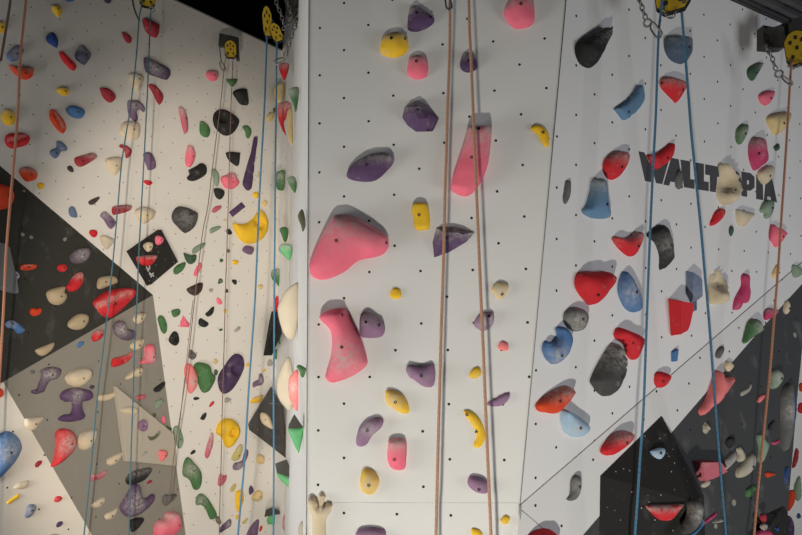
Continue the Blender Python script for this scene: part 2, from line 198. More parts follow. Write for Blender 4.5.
S|green|n|279.7 229.7 282.5 227 287.6 228 288.4 233.7 286.5 241.5 284.2 241.7 281.4 234.8|small green hold on top of a larger green shell in the corner
S|lgreen|t|278.6 248.2 282 243.8 288 243.8 292 246 292 253.4 289.8 260.7 287 259 279.7 251.7|larger green shell hold below the small green one in the corner
S|green|t|268.5 274 271.3 269.6 279 268.9 280.6 272.4 280.5 279 279 286.5 275.8 282.5 270.2 279|olive green hold behind the right blue strand above the red sliver
S|red|n|275.2 299.4 277 296 279.7 297.7 280 303.9 279.2 306.7 278 311 277 320 274 317 274 303|red sliver hold between the blue strand and the big cream pear
S|dcream|nx|297.7 282 287 289 280.3 300.5 277.5 309 279.7 322.4 283.7 333.7 288.7 339.3 293.8 339.3 297 328 299.4 311 299.4 300 298.8 283.7|big cream pear-shaped hold on the narrow side wall
S|green|n|269 323 272.4 320.2 277 322.4 282.5 333.7 282.5 342.6 280.9 345.4 277.5 341.5 274 333.7|green tongue hold in front of the black corner wedge
S|green|n|274 350.5 278.6 348.8 279.7 352.7 279.3 357 277 359.5 274 358|small green nub hold under the green tongue hold
S|dcream|n|289.3 356.7 282.5 364.6 277.5 378 276.4 389.3 279 399.4 284.8 407 288.7 410.7 293 405 296 385 293 370|cream crescent hold behind the red chalky lens on side wall
S|coral|c|288.7 380.3 292.6 373.6 297 369.6 299.4 377 300 389.3 299.4 400.5 297.7 409 297 411.2 293.2 406.7 289 395|red chalky lens hold in front of the cream crescent
S|green|n|296.6 366.8 299.4 364.6 306 368.5 305.5 372.4 303.3 377.5 300.5 375.8 299.4 371.3|small green spiky hold at the front panel's left edge
S|lgreen|n|288.2 428 294 427.4 303.9 426.4 303.9 430.3 301 444.9 298.8 453 297 450.5 292 439.3|bright green cone hold with a dark hollow top on side wall
S|lgreen|n|277 472.5 284 474.5 292.6 478.7 292.6 482.6 289.3 487 284.8 483.8 280.3 479.3|green hold with large dark upper face below the black corner volume
S|lgreen|n|264 516.5 270 514 279.7 513 280 527.7 277 528.6 272.4 524.4 266.8 524.4 263.5 522|wide green hold with dark top near the bottom of the blue strand
S|dpink|cn|282.5 519.9 284.8 513 286.5 507.5 288 515.4 288.7 524.4 286.5 531 283 528.9|narrow pale pink spindle hold near the bottom of the side wall
S|dcream|tn|298.2 527.7 301.6 521 303.9 526.6 303.3 537 299.4 538|cream cone hold with grey tip at the bottom of side wall
S|yellow|n|275 502 278 496 280.3 495 280 508.7 275.8 505|pale yellow chip hold right of the blue strand near the bottom
C|purple|tB 417 13.5 430.6 16.5|407.6 20.2 409.3 10 416 5 422.8 8.4 434.5 18.5 429.5 27 417.7 32 408.3 30.3|purple three-cornered hold at the top of the front panel
C|yellow|tB 391.5 39 404.5 37.7|380 50.5 382.4 38.7 390.8 32.6 402.6 32.6 408.3 40.4 407 52 395.9 57.9 384 55.5|yellow rounded hold with chalky top near the top of front panel
C|pink|tB 416.6 62|407 69 409.3 58.9 417.7 54.8 426 57.9 428.5 67.3 426 77.4 416 79.7 408.3 75.7|small round pink hold beside the yellow rounded hold
C|dpurple|tB 468.5 61|459.8 62.2 463 54.8 469.9 52 476.6 58.9 476.6 69 468.2 73 461.5 70|small round dark purple hold behind the right orange strand near top
C|pink|tB 520.6 5.5|503.5 13.5 508.5 1.7 515 -3.5 530.4 -3 534.8 13.5 532 25.2 520.3 29.3 512 27|pink rounded hold cut by the top edge on the front panel
C|purple|ftB 417.8 110.5 428 127|402 117.7 404.3 107 417.7 99.9 429.5 106 439.6 118.4 432.9 131.9 416 132.2 407.6 126|purple faceted polygonal hold left of the left orange strand
C|purple|tB 367 165|347 173 354 163 370.6 154 389 153 394.9 159.8 388 170 376 180.5 362 182 349 179|purple slanting oval hold above the big pink three-lobed one
C|yellow|B 543 132.5|530.4 129.5 535.5 124.5 543.9 127.8 548.9 136.2 547.9 148 541.5 143 537 134.5|small yellow claw hold at the front panel's right side
C|pink|ptxB 478.7 130 471.5 158|467 129 470 126.5 488.4 126 491.7 129.5 488.4 161.5 482 180 474 191.8 464.8 196.8 453 191.8 450.7 185 455 170 463 144.6|long pink chalked slab hold behind the right orange strand
C|pink|txB 337 241.2 384.8 241.5|309.4 269 311.8 257.4 330.3 220.4 342 214.6 360.5 218.7 384 233.8 389 242.2 385.8 252.3 375.7 257.4 358.9 260.7 343.7 272.5 325.2 279.9 313.5 277.5|biggest pink three-lobed hold at the left of the front panel
C|yellow|pB 419.2 215|411.7 210.3 414.4 203.5 424.5 202.9 428.5 208.6 430.2 227 422.8 230.5 415 228.8 413.4 217|yellow upright block hold left of the purple triangle
C|purple|ftB 446 238|432.2 242.2 436.2 227 454.7 226.4 475.9 232 466.5 242.2 449.7 252.3 433.9 258|purple faceted triangle hold behind the left orange strand
C|yellow|n|389.8 294.4 394.2 287.6 400.9 291 400.2 298.4 392.5 298.4|tiny yellow hold right of the pink bent hold's top
C|tan|cB 502 294|491 289.3 498.5 281.6 507.5 284.3 507.9 291 500 300 495 296|small cream-yellow curled hold right of the right orange strand
C|gpurple|txB 366.3 322 379 325|359.5 326.3 360.5 317.2 369 312.2 379 318 384.8 324.6 382.4 336.4 365.6 338 359.9 334.7|dusty purple hold casting shadow right of the pink bent hold
C|gpurple|cB 489 316|473.2 323 481.6 312.9 491.7 311.9 494.4 318 491.7 326.3 483.3 331.4 476.6 328|dusty purple hold behind the right orange strand at mid height
C|coral|n|497.4 348.2 501.8 340.8 508.5 344.8 506.9 350.9|tiny coral pink hold right of the right orange strand
C|pink|cxB 341.7 315 342.4 347|319.2 318 327 310.5 343.7 308.5 350.5 318 360.5 338 367.3 358 365.6 366.8 350.5 376.9 333.6 382.6 327 380.2 325.2 375 330.3 358.4 332 338 328.6 328|large pink bent hold with grey hollow under the biggest pink one
C|gpurple|xB 421.4 375.5|406 370 409.3 364.4 422.8 366.8 431.2 363.4 435.5 370 433.9 385.3 424.5 387 414.4 380.2 409.3 376.9|purple lumpy hold with strong shadow left of the left orange strand
C|yellow|cB 395.5 402|385 395.4 387.5 389.6 399.2 392 407.6 402 409.3 412.2 400.9 412.9 390.8 407 385.8 402|yellow eye-shaped hold below the purple lumpy hold
C|gpurple|cxB 367.5 430|356.5 435.7 362.2 424 374 417.2 383 418.9 381.7 427.3 372.3 435.7 367.3 444 360.5 446.8 356.5 444|purple slanting wedge hold left of the pink grey-topped block
C|pink|ptB 394.5 459|388 445.8 390 439 405.3 439 406.6 456 404.3 469.4 392.5 468.7 387.5 459.3|pink block hold with grey top low on the front panel
C|yellow|cB 369 484.8|359.9 481 362.2 471 367.3 467.7 375.7 472.7 379.7 481 375.7 491.2 369 494.6 361.2 489.5|yellow beak-like hold above the bottom purple dome
C|gpurple|x|356 538 358.9 529.2 370.6 526.5 384 529.5 385 538 371 542|purple dome hold cut by the bottom edge of front panel
C|yellow|n|469 376.9 471.5 370 478.3 366.8 481.6 373.5 476.6 378.5|tiny yellow hold left of the right orange strand above the yellow banana
C|gpurple|n|486.7 403.8 493.4 398.7 508.5 392 509.2 398.7 501.8 405.5 491.7 406.5|flat grey purple half-moon hold right of the right orange strand
C|yellow|B 467 414.5 477 431|463.8 410.5 469.9 410.5 478.3 417.2 484.3 429 485 439 480 447.5 473.2 445.8 476.6 434 471.5 424 465.5 415.5|long yellow banana-shaped hold beside the right orange strand
C|gpurple|xB 479 489|467.2 481 471.5 475.4 483.3 478 488.4 484 487.4 492.9 478.3 492.9 469.9 487.9|grey purple cup hold beside the right orange strand near bottom
C|yellow|n|500 519.8 505.2 514.8 510.2 518 506.9 524.2 501.8 523.2|tiny yellow-brown hold near the front panel's bottom right
C|yellow|n|471.5 528.2 478.3 529 483 535 478 539 472 534|yellow hold cut by the bottom edge left of the right orange strand
C|cream|nx|307.4 501.3 311.8 495.6 317.5 499 319.5 505 318.5 496.3 321.9 492.2 325.6 495.6 324.2 504.7 327.6 502.3 333 504.7 330.9 511.4 326.2 519.8 325.2 538 312.8 538 311.8 516.5|cream antler-like hold with three fingers at the bottom edge
R|black|rtx|575 43.8 581.4 39.3 603.9 28 610.6 29.2 612.4 35.9 607.2 50.5 598.2 65 590.4 68.4 580.3 64 575 53.9|big black rounded hold high on the right wall's left side
R|lslate|tx|664 38 671.2 35.9 686.9 36.4 692.5 46 691.4 58.3 685.8 64.4 672.3 60.6 664.5 50.5|blue rounded hold directly below the top right blue-rope pulley
R|lblue|p|613.3 108.8 621.8 104.4 633 94.3 639.8 84.6 643 89.8 644.9 101 638.6 111 625.2 120.8 616.2 112.2|blue shield-like hold with curved top below the big black hold
R|red|tB 666 82 682 90|659.3 83 661 78 671.2 77 687.3 83 685.8 90.9 677.9 102.8 674.5 101 661 88.6|red three-cornered hold between the blue strands near the top
R|dgreen|t|746.4 70.6 750.9 66 762 62.3 763.2 66 757.6 75 753 81.2 747.5 77.4|small dark green pointed hold left of the far right chain
R|pink||757.6 96.4 762 92.4 773.3 90.4 774.9 95.3 772.2 102 766.6 106 759.9 102.7|small rose pink hold under the far right carabiner
R|tan|t|765.5 120 771 114.5 789 111.8 791.7 114.5 789 126.8 777.8 135.8 770 129|tan wedge hold behind the far right terracotta rope
R|green|c|734.8 136.9 736.3 129 744.2 123.9 748.7 126.8 746.4 136.9 740.8 144.8 736.3 142.5|green oval hold with pale streak above the lettering's right end
R|magenta|tB 759.5 153.5|747.5 152.6 748.7 143.6 754.3 137.4 762 139 766.6 149.2 768.8 162.7 762 167.2 755.4 171 749.8 162.7|magenta oval hold above the end of the dark lettering
R|dgreen|fn|772.2 147 778.9 142.5 780 150.4 775.5 151.5|tiny dark green triangular hold right of the magenta oval
R|red|tB 606.8 169.5 621 167|602 167.2 605 158.2 615 152 625.2 151.5 630 157 627.4 167.2 619.6 177.3 611.7 180.2 605 176.2|red rounded hold left of the dark lettering
R|red|B 667 158|646 154.9 655.5 153.8 666.7 147 672.3 143 675.2 147 672.3 159.4 662.2 167.2 654.4 169.5 648.7 160.5|red wing-shaped hold covering the first letter
R|dgrey|n|674 177.3 678 170 682 172.8 682.9 184 680.2 189.7 675.7 187.4 674.8 184|dark grey curved hold over the second letter
R|dgrey|n|562.3 199.8 564.6 184 567.5 180 570.9 183 570.6 195.3 565.7 204.3|thin dark grey upright hold by the front panel's right edge
R|lblue|tx|581 212 585.9 204.3 590.4 190.8 592.6 180.7 598.2 178 603.9 181.8 607.2 199.8 611 215.5 608.3 218.8 592.6 218.2|tall blue bell-shaped hold with grey top below the red rounded one
R|cream|dxxxK729.5 181 7.5|721.7 163.8 728.5 164.5 738.6 172.8 743 184 740.8 196.3 730.7 205.3 720.6 202 716 193 715 181.7 719 180 721 174 720 168|big cream cup-shaped hold covering a letter in the lettering's middle
R|cream|t|756.5 175 759.9 169.4 771 165 775 170.5 772.2 179.5 765.5 185 759.9 181.7|cream hold touching the bottom of the magenta oval
R|pgreen||759 209.6 764.6 201.2 773.6 200.7 774.2 209 771.4 217 767.4 219 764 216.4 764.6 213 760.7 213|grey green hooked hold under the lettering's last letter
R|red|n|708.7 224.3 715 212 721.7 208 725.6 211 722.9 218.7 713.9 225.5|small crimson slanting hold below the lettering's middle
R|cream|tn|734.9 211.9 736.6 209.6 744.4 210.8 754 213 754.5 215.2 749 220.9 743.3 227 736.6 223.7|cream shelf hold under the big cream cup-shaped hold
R|dgreen|n|728.2 231 729.3 227 731.5 225.7 734 230.4 731.5 236.2 729.3 234.9|tiny dark green seed hold below the cream shelf hold
R|pink||768 236.6 770.8 224.2 774.7 227 782.6 228.7 787.6 233.8 784.8 238.2 777 247.5 772.5 243.3|rose pink angular hold behind the far right terracotta rope
R|red|tx|611.6 240.2 615.4 236.2 627.7 238 639 231.2 643.9 234.6 642.3 244.7 634.5 256.6 623.2 252.5|red saddle-shaped hold left of the black crescent
R|black|c|645.7 235.7 652.4 229 662.5 224.5 669.2 233.5 673.7 249.2 673.7 260.4 661 270.5 660.3 255.9 654.6 242.4|black crescent hold with chalky middle right of the left blue strand
R|red|xB 598 295|573.9 284 576 273.9 585 271.2 598.5 271.6 609.8 271.2 616.5 276 615.4 284 610.9 289.6 602 300.8 593 305.3 586.2 302 577.2 291.8|large red heart-shaped hold with clear shadow above
R|blue|cB 635 292|617 287.3 619.9 276 625 271 634.5 282.8 641.9 298.5 641.9 309.8 634.5 312.5 625.5 308.6 618.7 297.4|blue upright lens hold right of the large red heart
R|dgrey|cB 581.5 319|562.6 317.6 566 309.8 575 306.4 585 309.8 588.9 318.7 585 328.8 576 331.8 567 327.7|round grey chalked hold above the blue C-shaped hold
R|blue|cx|541.4 349.2 544.8 340.2 551.5 342.4 558.2 335.7 557 327.9 565 326.3 571.7 333.5 572.8 342.4 567.2 355.9 556 364.2 547 360.4|blue C-shaped hold under the round grey hold
R|red|xB 633 342.5|613.2 333.5 617.7 327.2 629 330 643.5 335.7 644.6 342.4 639 357 634.6 360 629 355.9 624.5 344.7 615.5 339|red boomerang-shaped hold above the big grey-black shell
R|char|rtx|589.7 379.5 599.8 362.6 617.7 341.8 624.5 351.4 627.8 362.6 626.7 376 620 389.6 608.7 396.3 599.8 393 591.9 385|big grey-black ribbed shell hold under the red boomerang
R|orange|txB 559 401|534.7 405.3 540.3 398.5 554.9 389.6 568.3 385 575.8 389.6 572.8 397.4 558.2 412.5 546 412.5 538 411|orange-red slanting loaf hold at the right wall's lower left
R|pblue|cx|560.5 418.7 562 408.6 572.8 412 587.4 421 590.3 427.7 586.3 434.5 575 437 565 432.2|pale blue shell hold below the orange-red loaf
R|red|xB 663 381|653.6 378.3 655.9 372 664.8 371.6 671.5 375 668.2 384 660.4 388 654.7 385|red round hold just above the diagonal fold line
R|red|fpnxx|668 298.5 692.6 301 693.7 308.6 690.4 325.4 687 331.4 672.4 336 670.2 316.4|bright red box-shaped hold beside the right blue strand
R|slate|cfpn|685.9 270.5 693.7 273.8 700.5 278.3 702.7 296.3 693.7 313 692 302 685.9 294|grey blue block hold behind the bright red box
R|blue|fpn|670.6 351.4 679 348 677.4 361.5 671.3 362|tiny dark blue cup hold below the bright red box
R|cream|dxxxK722 281 6.5|707.2 280.6 710.5 272.7 716 274 718.4 268.2 727.4 276 730 285 727.4 294 724 303 710.5 303.4 707.9 291.8|big cream scooped hold right of the right blue strand
R|magenta|n|732 308.3 734.3 298.2 742.2 286 742.2 277 746 273 749 277 749.5 286 750.6 297 747.8 303.3 743.3 302.7 738.8 309.5 732.7 310|magenta forked hold right of the big cream scooped one
R|tan|n|771.4 272.4 777 264.6 779.8 266.8 779.8 271.9 774.7 278.6 771.4 277|small yellowish hold on the far right terracotta rope
R|pgreen|n|791 268 792.7 264.4 799.4 266.3 803 271.3 799.4 277 793.2 278 791 274.7|grey green hold at the photo's right edge above the fold
B|red|txx|600 448.7 606.5 439.7 617.7 431.8 629 430.3 634.5 434 632.3 442 622.2 449.8 611 455.4 602 454.3|red loaf hold on the fold beside the black pyramid volume
B|dgrey|c|566 499 569.5 493.5 570.6 480 575 474.5 580.7 476.7 581.4 489 577.3 498 570.6 501|grey twisted hold left of the black pyramid volume
B|red|xx|525 539 534.7 530.6 546 528 555 531 560 540 545 548 530 546|red dome hold cut by the bottom edge with a round shadow
B|dgrey|n|714.6 354.8 717.3 349 722.9 345.8 724.4 350.3 720.6 358 716 358|small grey curled hold on the white band right of the blue strand
B|cream|n|723.5 366 726.2 360.4 733 363.7 733.4 368.2 728.5 372 725 370.5|small off-white knobbly hold at the white band's lower edge
B|green|cxn|742.2 339.3 745.6 328 749 321.3 754.5 318.5 759 320.8 761.8 325.8 764.4 329.2 762.4 332.5 755.7 336 749 340.4 744.4 343.8 741.6 342|large dark green striped shell hold at the diagonal fold
B|magenta|tn|763 314.6 765.2 309.5 770.2 307.9 778 310 778 314 770.2 319 764.6 320.2|pink bulb hold on the fold behind the terracotta rope
D|cream||782.6 307.9 784.3 302.2 787 300.6 789.9 304.5 790.2 310.7 787 314.3 783.7 312.3|cream oval hold at the dark slope's top right
D|coral|xn|698 409.5 699 414.6 703 414.6 713.7 405.6 718 403.9 729.4 389.3 735 379.2 733.9 376.4 723.8 377 722 374 718 370.2 715.9 372.4 707 395 702.4 402.7|long pink two-pronged hold across the right blue strand
D|grey|n|740 394.9 740.6 391.5 747.3 387.6 750.7 383.7 751.8 387 748.4 392.6 741.7 396.2|small white-tipped hold on the dark slope
D|pgreen|c|770.2 371.3 775.9 369 781.5 372.4 783.7 379.2 780.3 384.8 775.9 388.7 770.2 388 769 379|pale green translucent-looking hold right of the terracotta rope
D|coral|n|756 399.4 759 396 764 394.3 765.2 396.6 760.7 402.2 756.8 402.7|tiny coral nub hold left of the terracotta rope on dark slope
D|dcream|fn|701.9 430.3 702.4 425.2 704.7 421.3 709.7 427 710.9 429.2 707 432.5 703.6 433.3|small cream triangular hold left of the right blue strand
D|black|n|724.9 441.5 728.3 437 733.9 437 735 442.6 730.5 448.2 726 446|small black rubbery hold on the dark slope above a grey peg
D|dcream|n|735 449 738.3 446.2 742.8 450 745.6 455.7 744 460.8 738.3 461.9 736 459 737.2 453.5|cream bean hold at the right end of the grey peg
D|dcream|c|735 472.5 737.2 467 742.8 462.4 748.4 455.7 753 453.5 756.3 459 755.2 467 749.6 473.7 741.7 477.6 736 477|large cream shoe-shaped hold on the dark slope
D|dpink|fpn|692.3 460.2 711.4 460 718 460.2 727.7 470.9 720.4 474.2 710.3 478.7 700.2 481 696.8 473.7|crimson angular block hold beside the black pyramid volume
D|grey|xn|722.6 460.2 733.9 451.2 736 453.5 736 460.2 728.3 468 723.8 469|grey peg hold right of the crimson angular block
D|dcream|n|700.8 483.8 705.8 480.4 710.3 480.4 709.2 485.4 704 487.7 701.3 486.6|small cream hold under the crimson angular block
D|green|n|744.8 490 749 486.5 752.5 485 757 487.7 755.5 490 752.5 492 751 496.5 745.5 496.5|small green cup hold with black top on the dark slope
D|orange|n|764.6 474.8 765.2 472 769 472 776 473.7 772.5 476 767 477.6|tiny orange wedge hold right of the terracotta rope
D|pgreen|n|755.7 436 759 433.7 763.5 438 769 444 767 453.9 763.5 461 759 462.4 757 458 758.5 448|grey green upright hold behind the terracotta rope, low on slope
D|dgrey|cn|781 392 788 383 792 386 795 405 794.5 425 792 440 785 452 780 440 780 410|tall grey chalked fin hold near the photo's right edge
D|dblue|n|791 388 793.5 392 797 405 795.5 420 792.5 424 791 405|blue strip hold beside the tall grey fin
D|magenta|n|770.2 442.6 774.7 441 779.8 439.3 778.7 442.6 774.7 445|tiny bright pink hold below a black hook on dark slope
D|black|n|767 429 769 423.6 774.7 420 774.7 425.8 770.2 430.3|black hook hold right of the terracotta rope
D|dblue|n|783.7 473.7 786 467 788.6 467 788.6 473.7 786.5 482.6 784.3 483.2|small dark blue hold on the dark slope's right edge
D|magenta|n|703.3 524.4 705 519.9 712.8 514.3 716.2 512 716.2 515.4 710.6 519.9|thin crimson sliver hold low beside the chalky black dome
D|grey|fn|710.6 523 716.2 519.3 723 518 723.5 522 717 523.2|small grey cone hold behind the foot of right blue strand
BVa|pblue|c|649.5 451.5 652.8 449.3 659.6 447.6 664.6 449.3 665.2 453.8 661.8 458.8 657.3 458.8 652.8 456|light blue eye-like hold on the black pyramid volume
BVb|red|tn|645 505.5 655 504.5 670 504.3 683.7 504.2 680 510 671 520 659 519.5 650 512|red mouth-like hold on the black pyramid volume
BVb|char|cxn|688 501 697 498 703.3 504 703.3 515.4 699.4 525.5 690.4 533.3 681.4 534 680.3 527.7 687 514.3|dark chalky dome hold at the black pyramid's lower right
BVb|blue|n|681 535 690 533.6 700 526 703 518 704.5 524 698 532 690 539 681 539|blue rim-like hold below the chalky black dome
MV|dred|n|e 763.3 517.5 3.6 4.6 -20|dark red hold on top of the small black corner volume
MV|grey|k|e 763.8 526.8 4 3.6 0|grey ring hold on the small black corner volume
MV|magenta|n|757.5 531.5 764 530 771 531 772 539 757 539|crimson hold cut by the bottom edge on the small black volume
MV|dblue|n|e 777.3 529 1.8 2.6 0|tiny blue hold on the small black corner volume
F|dred|n|793.8 454.6 796 447.9 798.9 451 798.3 460 795 467 791.6 467|dark red hold on the distant white wall at the right edge
F|orange|n|787 495 790.4 489.6 795 491.8 795 500.8 789.3 510.9 786.5 507.5|orange upright hold on the distant wall above a maroon one
F|dpurple|n|786 517.6 790.4 516.5 793.8 523 794.4 531 792.7 539 786 539|maroon dome hold on the distant wall at the bottom right
F|pgreen|n|793.8 486 798.3 476 801 479.5 801.7 495 798.3 501 793.8 497.4|grey green upright hold on the distant wall at right edge
F|dblue|n|e 798.7 516 2.2 2.8 0|tiny dark blue hold on the distant wall at right edge
F|orange|n|799 384 803 383 804 391 799.5 391|orange hold on the distant wall cut by the right edge
F|red|n|798.5 404 803 403 804 413 798 412|red hold on the distant wall under the cut-off orange one
'''
import bpy, bmesh, math, random
from mathutils import Vector, Matrix, noise
from mathutils.geometry import delaunay_2d_cdt
random.seed(7)
sc = bpy.context.scene
col = sc.collection
# ------------------------------------------------------------------ camera
F = 580.0; CX, CY = 401.0, 267.5; H = 5.4
P = math.radians(5.6); CP, SP = math.cos(P), math.sin(P)
CAM = Vector((0, 0, H))
cd = bpy.data.cameras.new('camera'); cam = bpy.data.objects.new('camera', cd); col.objects.link(cam)
cd.sensor_width = 36; cd.lens = 36*F/802; cd.clip_end = 100
cam.location = CAM; cam.rotation_euler = (math.pi/2+P, 0, 0); sc.camera = cam
def ray(x, y):
    a, b = (x-CX)/F, (CY-y)/F
    return Vector((a, CP-b*SP, SP+b*CP))
def at_depth(x, y, Y):                      # point on the sight line at distance Y along the ground
    d = ray(x, y); return CAM + d*(Y/d.y)
def ucp(x): return (x-CX)/F*CP
class Surf:
    def __init__(s, p0, n):
        s.o = Vector(p0); n = Vector(n).normalized()
        if n.dot(CAM-s.o) < 0: n = -n
        s.n = n; s.u = Vector((0,0,1)).cross(n).normalized(); s.v = n.cross(s.u)
    def hit(s, x, y, off=0.0):
        d = ray(x, y); o = s.o+s.n*off
        return CAM + d*((o-CAM).dot(s.n)/d.dot(s.n))
    def off(s, d): return Surf(s.o+s.n*d, s.n)
    def uv(s, p):
        d = p-s.o; return (d.dot(s.u), d.dot(s.v))
def surf3(a, b, c): return Surf(a, (b-a).cross(c-a))
def vsurf(x0, Y0, x1, Y1):
    a = Vector((ucp(x0)*Y0, Y0, H)); b = Vector((ucp(x1)*Y1, Y1, H))
    return surf3(a, b, a+Vector((0,0,1)))
# ------------------------------------------------------------------ materials
def srgb(h): return h
def new_mat(name):
    m = bpy.data.materials.new(name); m.use_nodes = True
    nt = m.node_tree; b = nt.nodes['Principled BSDF']
    return m, nt, b
def nd(nt, t, **kw):
    n = nt.nodes.new(t)
    for k, v in kw.items(): setattr(n, k, v)
    return n
def math_n(nt, op, a, b=None, c=None):
    n = nd(nt, 'ShaderNodeMath', operation=op)
    for i, x in enumerate((a, b, c)):
        if x is None: continue
        if isinstance(x, (int, float)): n.inputs[i].default_value = x
        else: nt.links.new(x, n.inputs[i])
    return n.outputs[0]
def mixc(nt, f, a, b):
    n = nd(nt, 'ShaderNodeMix', data_type='RGBA')
    for s, x in ((n.inputs[0], f), (n.inputs[6], a), (n.inputs[7], b)):
        if isinstance(x, (int, float)): s.default_value = x
        elif isinstance(x, tuple): s.default_value = x if len(x) == 4 else (*x, 1)
        else: nt.links.new(x, s)
    return n.outputs[2]
def ramp(nt, f, lo, hi):
    n = nd(nt, 'ShaderNodeMapRange'); n.inputs[1].default_value = lo; n.inputs[2].default_value = hi
    nt.links.new(f, n.inputs[0]); return n.outputs[0]
def noise_n(nt, vec, scale, detail=4, rough=.55):
    n = nd(nt, 'ShaderNodeTexNoise'); n.inputs['Scale'].default_value = scale
    n.inputs['Detail'].default_value = detail; n.inputs['Roughness'].default_value = rough
    if vec is not None: nt.links.new(vec, n.inputs['Vector'])
    return n.outputs[0]
def wall_mat(name, base, pu=None, pv=None, ou=0, ov=0, rad=.0075, smear=None, dotcol=(.02,.02,.02), rough=.85, ang=0.0):
    m, nt, b = new_mat(name)
    uvn = nd(nt, 'ShaderNodeUVMap'); uvn.uv_map = 'uv'
    base = (*base, 1)
    f = noise_n(nt, uvn.outputs[0], 1.6, 5); f2 = noise_n(nt, uvn.outputs[0], 26, 4)
    c = mixc(nt, math_n(nt, 'MULTIPLY', ramp(nt, f, .45, .75), .10), base, tuple(x*.72 for x in base[:3])+(1,))
    c = mixc(nt, math_n(nt, 'MULTIPLY', ramp(nt, f2, .66, .8), .16), c, tuple(x*.5 for x in base[:3])+(1,))
    if smear:
        mp = nd(nt, 'ShaderNodeMapping'); mp.inputs['Rotation'].default_value = (0,0,smear[1]); mp.inputs['Scale'].default_value = (2.8,1.7,1)
        nt.links.new(uvn.outputs[0], mp.inputs[0])
        g = noise_n(nt, mp.outputs[0], 2.4, 6, .62)
        c = mixc(nt, math_n(nt, 'MULTIPLY', ramp(nt, g, .56, .78), smear[0]), c, (.5,.5,.5,1))
        vv = nd(nt, 'ShaderNodeTexVoronoi'); vv.inputs['Scale'].default_value = smear[2]
        nt.links.new(uvn.outputs[0], vv.inputs['Vector'])
        wn = math_n(nt, 'LESS_THAN', vv.outputs['Distance'], .085)
        c = mixc(nt, math_n(nt, 'MULTIPLY', wn, smear[3] if len(smear) > 3 else .5), c, (.5,.5,.4,1))
    if pu:
        s = nd(nt, 'ShaderNodeSeparateXYZ'); 
        mp = nd(nt, 'ShaderNodeMapping', vector_type='TEXTURE'); mp.inputs['Location'].default_value = (ou, ov, 0); mp.inputs['Rotation'].default_value = (0,0,ang)
        nt.links.new(uvn.outputs[0], mp.inputs[0]); nt.links.new(mp.outputs[0], s.inputs[0])
        U, V = s.outputs[0], s.outputs[1]
        def lattice(du, dv):
            a = math_n(nt, 'WRAP', math_n(nt, 'SUBTRACT', U, du), pu, -pu)
            d = math_n(nt, 'WRAP', math_n(nt, 'SUBTRACT', V, dv), pv/2, -pv/2)
            return math_n(nt, 'SQRT', math_n(nt, 'ADD', math_n(nt, 'MULTIPLY', a, a), math_n(nt, 'MULTIPLY', d, d)))
        dmin = math_n(nt, 'MINIMUM', lattice(0, 0), lattice(pu, pv/2))
        hole = math_n(nt, 'LESS_THAN', dmin, rad)
        c = mixc(nt, hole, c, (*dotcol, 1))
    nt.links.new(c, b.inputs['Base Color']); b.inputs['Roughness'].default_value = rough
    b.inputs['Specular IOR Level'].default_value = .25
    bp = nd(nt, 'ShaderNodeBump'); bp.inputs['Strength'].default_value = .08; bp.inputs['Distance'].default_value = .004
    nt.links.new(noise_n(nt, uvn.outputs[0], 160, 2), bp.inputs['Height']); nt.links.new(bp.outputs[0], b.inputs['Normal'])
    return m
COL = dict(yellow=(.84,.52,.025), blue=(.07,.18,.40), dblue=(.02,.06,.24), lblue=(.13,.25,.40), pblue=(.36,.56,.76), slate=(.13,.18,.30), dslate=(.09,.10,.15),
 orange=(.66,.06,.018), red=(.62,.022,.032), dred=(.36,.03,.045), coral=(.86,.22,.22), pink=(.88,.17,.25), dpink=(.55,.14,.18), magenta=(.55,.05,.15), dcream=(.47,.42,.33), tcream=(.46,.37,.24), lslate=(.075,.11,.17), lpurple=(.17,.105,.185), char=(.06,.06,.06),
 purple=(.10,.052,.13), dpurple=(.07,.04,.10), gpurple=(.29,.17,.28), lavender=(.42,.42,.62), cream=(.68,.57,.40), mpurple=(.11,.075,.125), tan=(.72,.55,.27), olive=(.13,.13,.08),
 olivey=(.52,.45,.16), green=(.07,.18,.065), lgreen=(.12,.40,.17), dgreen=(.05,.11,.06), pgreen=(.24,.33,.24), black=(.022,.022,.022), brown=(.06,.04,.035),
 grey=(.38,.36,.33), dgrey=(.13,.13,.125))
HM = {}
